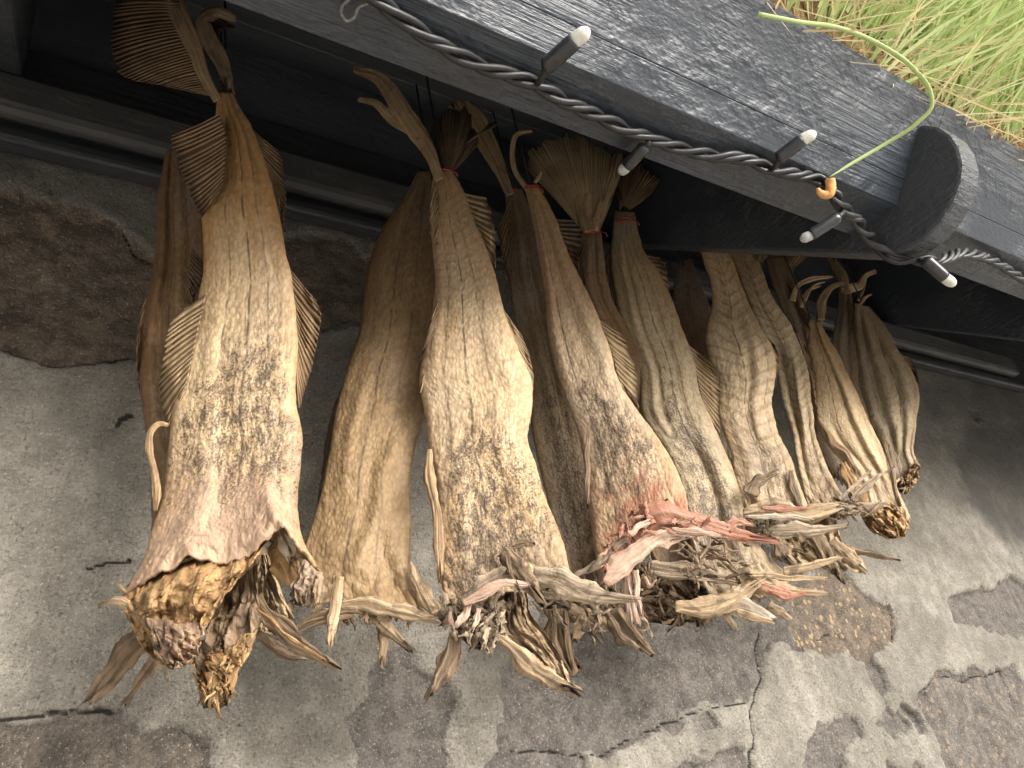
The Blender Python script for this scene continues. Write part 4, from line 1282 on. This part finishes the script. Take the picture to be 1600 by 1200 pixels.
# --- long greyish fish with silver line
f = Fish('long grey tan dried fish with a bluish stripe, right of the red boned fish',
         skin_material('fish_skin_grey_stripe', (.55, .44, .28), (.22, .15, .085), 8, chev=.15, lines=(.1, -.25, .45), spk=.95, grey=.12), (.89, .85),
         [(962, 330), (958, 365), (954, 405), (960, 450), (970, 500), (986, 545), (1000, 590), (1004, 645), (1036, 700), (1062, 755), (1074, 800), (1080, 850), (1085, 895)],
         [(990, 332), (997, 362), (1006, 392), (1024, 418), (1042, 452), (1062, 508), (1080, 555), (1096, 622), (1122, 682), (1142, 726), (1156, 768), (1164, 805), (1176, 838), (1200, 870), (1236, 905)],
         [(1120, 935), (1150, 938), (1195, 932)],
         bulge=(.7, .55, .5, .45, .42, .4), seed=8, brown=(.02, .4, .66, .1), wr=1.1, nu=140, nv=300, tie=(976, 326),
         speck=[(-.1, .55, .35, .22, .9), (.1, .72, .7, .12, .85), (-.5, .8, .5, .15, .9), (.4, .85, .6, .1, .5), (.3, .6, .2, .2, .5)],
         red=[(.4, .95, .6, .06, .28)],
         folds=[((-.45, .08), (-.55, .6), .008, .09), ((-.25, .1), (-.35, .6), -.007, .09), ((.3, .1), (.35, .6), -.004, .12), ((.5, .6), (.45, .9), .006, .2), ((.0, .6), (.1, .95), -.005, .14)])
f.fin('tail_fin', [(968, 330), (974, 322), (984, 328)], [(962, 290), (975, 258), (1006, 260), (1029, 284), (1012, 308)], 16, d0=.0, d1=.012, mat=M_FIN, rag=.05)
f.twine(975, 343, 14, 3, 3.5, -.004)
f.fin('anal_fin', [(960, 372), (956, 410), (962, 456), (972, 500)], [(948, 384), (940, 420), (948, 466), (970, 506)], 10, mat=M_FIN_D, d0=-.004, d1=.0)
f.fin('dorsal_fin', [(1008, 398), (1024, 424), (1040, 456)], [(1016, 394), (1034, 404), (1048, 456)], 6, mat=M_FIN, d0=.002, d1=.01)
f.fin('dorsal_fin', [(1066, 530), (1084, 572), (1098, 625), (1118, 675)], [(1080, 528), (1112, 572), (1128, 616), (1126, 682)], 13, mat=M_FIN_P, d0=-.004, d1=.008, rag=.04)
f.strip('collar_bone', [([(1053, 950), (1100, 948), (1150, 930), (1180, 912)], [14, 34, 44, 16], -.035, -.03, .4), ([(1150, 900), (1200, 912), (1236, 924), (1264, 926)], [30, 46, 32, 10], -.03, -.015, .45)], M_BONE)
f.strip('collar_bone_face', [([(1190, 916), (1226, 928), (1254, 928)], [10, 18, 6], -.055, -.03, .4)], M_RED)
f.strip('pectoral_fin', [([(1014, 886), (1080, 892), (1144, 906)], [17, 25, 9], -.042, -.034, .4), ([(1020, 896), (1080, 902), (1120, 906)], [6, 10, 4], -.05, -.04, .4)], M_BONE_G)
f.strip('pectoral_fin', [([(1170, 898), (1220, 902), (1286, 906)], [14, 11, 5], -.04, -.012, .5), ([(1224, 893), (1266, 886), (1312, 873)], [14, 16, 5], -.02, -.01, .4)], M_BONE)
f.strip('gill_flap', [([(1120, 942), (1160, 950), (1208, 970)], [16, 34, 12], -.02, -.01, .3)], M_WHITE)
f.strip('gill_flap', [([(1120, 948), (1136, 964), (1150, 984)], [9, 12, 7], -.012, -.006, .4), ([(1200, 946), (1216, 956), (1234, 966)], [16, 18, 7], -.012, -.008, .4), ([(1150, 955), (1180, 966), (1206, 972)], [10, 14, 8], -.03, -.02, .4)], M_BONE)
f.gnarl('neck_shreds', [(1060, 850), (1110, 830), (1170, 850), (1160, 900), (1060, 900)], 40, M_BONE_D, -.05, (12, 36), (2, 7), 61, (20, 35))

# --- a dark one deep behind
f = Fish('dark dried fish deep in the shade, only its upper edge showing between lighter fish',
         skin_material('fish_skin_shade', (.24, .16, .10), (.09, .055, .035), 9, lines=(.0,), spk=.3), (.98, .97),
         [(1066, 405), (1054, 440), (1052, 480), (1060, 540), (1080, 620), (1100, 720)], [(1080, 405), (1092, 440), (1108, 480), (1118, 540), (1130, 620), (1150, 720)], seed=9, brown=(.0, .9, .9, .7), nu=80, nv=120, tie=(1070, 420))

# --- two wavy fish with herring-bone flesh
f = Fish('tan herringbone patterned dried fish, left one of the pair below the rafter end',
         skin_material('fish_skin_herringbone', (.55, .425, .265), (.25, .16, .085), 10, chev=1.0, chevf=62, lines=(-.02, .75), spk=.7), (.83, .81),
         [(1088, 372), (1098, 405), (1110, 440), (1114, 474), (1104, 512), (1106, 553), (1121, 594), (1126, 650), (1142, 708), (1152, 760), (1160, 798)],
         [(1126, 372), (1144, 408), (1160, 452), (1186, 508), (1208, 550), (1211, 594), (1204, 632), (1214, 672), (1236, 718), (1252, 764), (1268, 800)],
         [(1180, 804), (1210, 808), (1240, 808)],
         bulge=(.6, .5, .55, .5, .5, .5), seed=10, brown=(.0, .40, .5, .06), wr=1.1, nu=130, nv=280,
         speck=[(.2, .8, .6, .14, .55), (.5, .9, .5, .08, .5), (-.5, .6, .3, .2, .4)], red=[(.3, 1.0, 1.0, .07, .45)],
         folds=[((-.1, .05), (.0, .6), .004, .1), ((.6, .3), (.3, .75), .010, .16), ((.2, .45), (.0, .95), -.007, .14), ((.75, .2), (.7, .5), -.005, .12), ((-.5, .5), (-.4, .95), .005, .15)])
f.fin('dorsal_fin', [(1196, 525), (1207, 560), (1208, 600)], [(1200, 518), (1216, 555), (1211, 602)], 7, mat=M_FIN, d0=.0, d1=.006)
f.strip('collar_bone', [([(1160, 800), (1210, 796), (1262, 802), (1312, 790)], [14, 32, 30, 12], -.03, -.015, .45)], M_BONE)
f.strip('collar_bone_face', [([(1190, 794), (1226, 794), (1262, 796)], [6, 12, 5], -.052, -.045, .4)], M_RED)
f.strip('collar_bone_face', [([(1166, 808), (1210, 806), (1266, 812)], [5, 10, 5], -.048, -.04, .4)], M_WHITE)
f.strip('pelvic_fin', [([(1172, 772), (1184, 752), (1204, 742)], [22, 26, 12], -.035, -.035, .35)], M_BONE_D)
f.strip('belly_fold', [([(1236, 735), (1240, 765), (1250, 790), (1262, 800)], [6, 13, 11, 5], -.02, -.018, .4)], M_BONE_D)
f.strip('pectoral_fin', [([(1194, 828), (1250, 832), (1315, 825)], [18, 27, 7], -.02, -.01, .35)], M_BONE_G)
f.strip('pectoral_fin', [([(1212, 842), (1222, 864), (1234, 878)], [16, 30, 7], -.01, -.006, .3)], M_BONE_D)
f.gnarl('neck_shreds', [(1160, 800), (1220, 815), (1210, 840), (1165, 840)], 40, M_BONE_D, -.02, (8, 24), (2, 5), 71)

f = Fish('pale herringbone patterned dried fish, right one of the pair below the rafter end',
         skin_material('fish_skin_herringbone_pale', (.57, .45, .285), (.24, .155, .085), 11, chev=.9, chevf=66, lines=(.1, -.5), spk=.6), (.875, .85),
         [(1128, 372), (1150, 420), (1168, 465), (1186, 510), (1206, 548), (1216, 590), (1224, 630), (1240, 680), (1246, 720), (1256, 765), (1266, 795)],
         [(1166, 372), (1186, 412), (1210, 470), (1240, 518), (1260, 570), (1268, 638), (1277, 690), (1290, 726), (1302, 750), (1316, 775), (1326, 792)],
         [(1285, 806), (1310, 802)],
         bulge=(.6, .5, .5, .5, .55, .5), seed=11, brown=(.0, .35, .5, .06), wr=1.15, nu=120, nv=260,
         speck=[(.3, .85, .7, .1, .6)],
         folds=[((.1, .0), (.0, .5), .005, .12), ((-.5, .4), (-.45, .9), -.010, .16), ((.4, .35), (.0, .75), .008, .16), ((.5, .6), (.5, .98), -.004, .14)])
f.fin('dorsal_fin', [(1244, 520), (1262, 575), (1272, 640)], [(1250, 516), (1270, 572), (1278, 640)], 9, mat=M_FIN, d0=.0, d1=.006)
f.fin('tail_fin', [(1178, 404), (1188, 410), (1198, 402)], [(1168, 380), (1186, 372), (1208, 380)], 8, mat=M_FIN, d0=-.01, d1=-.008)
f.lump('head_flap', [(1222, 836), (1226, 860), (1250, 882)], [(1306, 800), (1316, 845), (1348, 892)], M_BONE, d=.0, bulge=.2, seed=75, rough=.8, rag=4, nu=70, nv=60)
f.strip('pectoral_fin', [([(1270, 836), (1290, 868), (1311, 900)], [22, 27, 10], -.02, -.012, .35)], M_BONE_D)
f.strip('pectoral_fin', [([(1318, 856), (1360, 864), (1404, 873)], [9, 10, 3], .0, .0, .5)], M_BONE_D)
f.strip('collar_bone', [([(1300, 842), (1322, 866), (1350, 890)], [13, 22, 9], -.02, -.012, .4)], M_BONE)
f.gnarl('neck_shreds', [(1270, 795), (1330, 785), (1375, 795), (1330, 812), (1285, 812)], 46, M_BONE_D, -.03, (10, 34), (2, 6), 73, (5, 30))
f.strip('collar_bone', [([(1290, 790), (1330, 792), (1380, 788)], [16, 18, 6], -.036, -.03, .5), ([(1312, 782), (1334, 760), (1358, 738)], [6, 8, 3], -.03, -.03, .5), ([(1330, 782), (1362, 752), (1392, 732)], [11, 14, 4], -.03, -.03, .45)], M_BONE_G)

# --- brown dried tails and slim bodies between the pair and the pale one
f = Fish('slim brown dried fish with a torn tail fin tucked behind the herringbone pair',
         skin_material('fish_skin_slim_brown', (.36, .26, .16), (.13, .085, .05), 12, lines=(.2,), spk=.3, streak=1.6), (.92, .91),
         [(1196, 404), (1206, 440), (1222, 480), (1240, 530), (1256, 590), (1266, 660), (1290, 740)],
         [(1226, 400), (1244, 440), (1262, 490), (1268, 540), (1282, 600), (1300, 680), (1330, 760)], seed=12, brown=(.0, .9, .8, .4), nu=80, nv=140, bulge=.5, tie=(1205, 398),
         folds=[((-.3, .0), (-.3, .8), .006, .2), ((.3, .0), (.3, .8), -.006, .15)])
f.fin('tail_fin', [(1208, 412), (1216, 420), (1226, 436)], [(1204, 380), (1240, 376), (1268, 392)], 12, mat=M_FIN, d0=-.008, d1=-.004, rag=.05)
f.strip('tail_fin', [([(1238, 470), (1246, 448), (1268, 436), (1300, 432)], [9, 9, 8, 3], -.02, -.01, .4), ([(1252, 480), (1262, 455), (1282, 446)], [6, 5, 2], -.02, -.016, .4), ([(1258, 470), (1272, 446), (1290, 440)], [4, 4, 2], -.024, -.016, .4)], M_TAIL)
f.fin('dorsal_fin', [(1228, 440), (1246, 480), (1262, 520)], [(1236, 436), (1258, 470), (1268, 520)], 8, mat=M_FIN_D, d0=-.012, d1=-.01)

f = Fish('narrow grey brown dried fish with stringy curled tail, behind the two rightmost fish',
         skin_material('fish_skin_narrow_grey', (.34, .26, .175), (.14, .095, .06), 13, lines=(.2,), spk=.3, streak=1.6), (.93, .92),
         [(1310, 450), (1308, 490), (1300, 535), (1306, 590), (1318, 650), (1340, 720)],
         [(1328, 450), (1334, 490), (1336, 540), (1342, 600), (1360, 660), (1390, 730)], seed=13, brown=(.0, .9, .7, .4), nu=70, nv=130, bulge=.5, tie=(1318, 438),
         folds=[((-.2, .0), (-.2, .8), .005, .2), ((.4, .0), (.4, .8), -.005, .15)])
f.strip('tail_fin', [([(1320, 460), (1316, 434), (1304, 412), (1290, 392)], [14, 17, 12, 6], -.006, .004, .4), ([(1283, 500), (1284, 472), (1298, 450), (1320, 442)], [13, 15, 10, 5], -.02, -.012, .35), ([(1324, 452), (1344, 446), (1352, 432), (1368, 424)], [13, 13, 9, 8], -.004, .004, .4), ([(1276, 540), (1280, 500), (1282, 470)], [10, 13, 8], -.012, -.012, .4)], M_TAIL)
f.strip('tail_shreds', [([(1340, 470), (1348, 456), (1352, 446)], [5, 5, 2], -.01, -.006, .5), ([(1344, 476), (1354, 464), (1362, 460)], [5, 5, 2], -.01, -.006, .5), ([(1268, 490), (1262, 500), (1256, 512)], [2, 3, 2], -.02, -.02, .5)], M_TAIL)

# --- amber ended
f = Fish('pale yellowish dried fish second from the right, ending in a rough amber stump',
         skin_material('fish_skin_yellowish', (.58, .445, .255), (.24, .155, .085), 14, lines=(-.2, .3), spk=.5), (.85, .83),
         [(1264, 504), (1266, 550), (1274, 603), (1276, 657), (1293, 693), (1318, 722), (1338, 756), (1352, 800)],
         [(1280, 504), (1303, 545), (1330, 598), (1357, 657), (1383, 715), (1398, 755), (1410, 785), (1420, 815)],
         [(1375, 826), (1405, 830)],
         bulge=(.6, .5, .45, .45, .42, .4), seed=14, brown=(.0, .5, .6, .1), wr=1.2, tie=(1268, 500),
         speck=[(.3, .4, .5, .25, .35), (.4, .8, .5, .1, .35)],
         folds=[((.3, .0), (.55, .8), .007, .1), ((.1, .1), (.35, .9), -.004, .12), ((-.8, .5), (-.3, .98), .009, .12), ((-.55, .5), (-.05, .98), -.006, .12), ((.75, .3), (.8, .9), -.004, .1)])
f.lump('neck_flesh', [(1340, 780), (1346, 806), (1362, 832), (1384, 842)], [(1392, 785), (1412, 806), (1418, 826), (1412, 838)], M_FLESH, d=-.012, bulge=.5, seed=18, rough=1.2, rag=3, nu=90, nv=80)
f.strip('belly_fold', [([(1316, 722), (1336, 760), (1352, 800)], [14, 22, 18], -.018, -.022, .4)], M_FLESH)
f.strip('belly_fold', [([(1278, 655), (1300, 690), (1324, 710), (1338, 740)], [6, 9, 9, 5], -.02, -.022, .5)], M_TAIL)
f.strip('belly_fold', [([(1384, 690), (1396, 740), (1408, 790)], [4, 7, 4], -.006, -.004, .5)], M_BONE_D)

f = Fish('rightmost dried fish, short and broad with folded sides and a pale curled edge',
         skin_material('fish_skin_rightmost', (.53, .42, .265), (.20, .14, .09), 15, lines=(.3, -.5), spk=.4, grey=.15), (.89, .87),
         [(1336, 474), (1337, 510), (1338, 545), (1342, 600), (1351, 648), (1374, 686), (1396, 730), (1402, 766)],
         [(1358, 480), (1380, 508), (1402, 545), (1424, 580), (1435, 618), (1430, 664), (1427, 704), (1434, 735), (1430, 752)],
         [(1410, 770), (1422, 762)],
         bulge=(.5, .45, .45, .45, .45, .5), seed=15, brown=(.0, .6, .6, .12), wr=1.25, tie=(1345, 468), nu=120, nv=220,
         folds=[((-.5, .05), (-.35, .8), -.009, .12), ((-.2, .05), (.0, .8), .008, .14), ((.25, .1), (.35, .8), -.007, .12), ((.6, .2), (.5, .9), .009, .14), ((-.8, .0), (-.75, .7), .005, .1), ((.85, .3), (.8, .9), -.006, .1)])
f.lump('neck_flesh', [(1400, 752), (1402, 768), (1410, 772)], [(1434, 716), (1436, 738), (1426, 760)], M_FLESH, d=-.008, bulge=.5, seed=19, rough=1.0, rag=2, nu=60, nv=50)
f.gnarl('torn_flesh', [(1402, 750), (1434, 720), (1434, 748), (1410, 770)], 24, M_BONE, -.02, (6, 14), (2, 4), 91)
f.fin('dorsal_fin', [(1404, 552), (1420, 580), (1430, 612)], [(1410, 545), (1432, 575), (1437, 615)], 7, mat=M_FIN, d0=.002, d1=.008)

# ------------------------------------------------------------------ ground, air and light
k = NT('pale_bounce_ground')
nz = k.noise(k.mul(k.coord(), (30, 30, 30)), 1, 6, .7)
M_GRD = k.out(k.mix(k.rng(nz, .3, .7), (.60, .575, .53), (.80, .77, .72)), .9, k.bump(nz, .02, .8), .2)  # unseen ground, made extra pale so its bounce fills under the eave
m = MB()
m.poly([(-60, -60, 0), (60, -60, 0), (60, 60, 0), (-60, 60, 0)], [(0, 1, 2, 3)])
tag(m.build('ground', M_GRD), kind='structure')

SUN_EL, SUN_AZ = 20, 20         # azimuth measured from straight out of the wall towards the right
w = bpy.data.worlds.new('World')
sc.world = w
w.use_nodes = True
wt = w.node_tree
bg = wt.nodes['Background']
sky = wt.nodes.new('ShaderNodeTexSky')
sky.sky_type = 'NISHITA'
sky.sun_disc = False
sky.sun_elevation = math.radians(SUN_EL)
dirv = Vector((math.sin(math.radians(SUN_AZ)) * math.cos(math.radians(SUN_EL)), -math.cos(math.radians(SUN_AZ)) * math.cos(math.radians(SUN_EL)), math.sin(math.radians(SUN_EL))))
sky.sun_rotation = math.atan2(dirv.x, dirv.y)
sky.air_density = .55
sky.dust_density = 6.0
sky.ozone_density = .6
hs = wt.nodes.new('ShaderNodeHueSaturation')       # thin overcast: the blue is washed out
hs.inputs['Saturation'].default_value = .4
wt.links.new(sky.outputs[0], hs.inputs['Color'])
wt.links.new(hs.outputs[0], bg.inputs[0])
bg.inputs[1].default_value = .15
ld = bpy.data.lights.new('sun', 'SUN')
ld.energy = .5
ld.angle = math.radians(60)
ld.color = (1, .95, .89)
lo = bpy.data.objects.new('sun', ld)
col.objects.link(lo)
lo.rotation_euler = dirv.to_track_quat('Z', 'Y').to_euler()

cam = bpy.data.cameras.new('camera')
cam.sensor_fit = 'HORIZONTAL'
cam.sensor_width = 36
cam.lens = 36 * F / 1600
cam.clip_start = .02
cam.clip_end = 300
co = bpy.data.objects.new('camera', cam)
col.objects.link(co)
R = np.stack([M[:, 0], -M[:, 1], -M[:, 2]], 1)
co.matrix_world = Matrix([list(R[i]) + [CAM[i]] for i in range(3)] + [[0, 0, 0, 1]])
sc.camera = co
sc.view_settings.view_transform = 'Standard'
sc.view_settings.look = 'None'
sc.view_settings.gamma = 1
sc.view_settings.exposure = 1.3
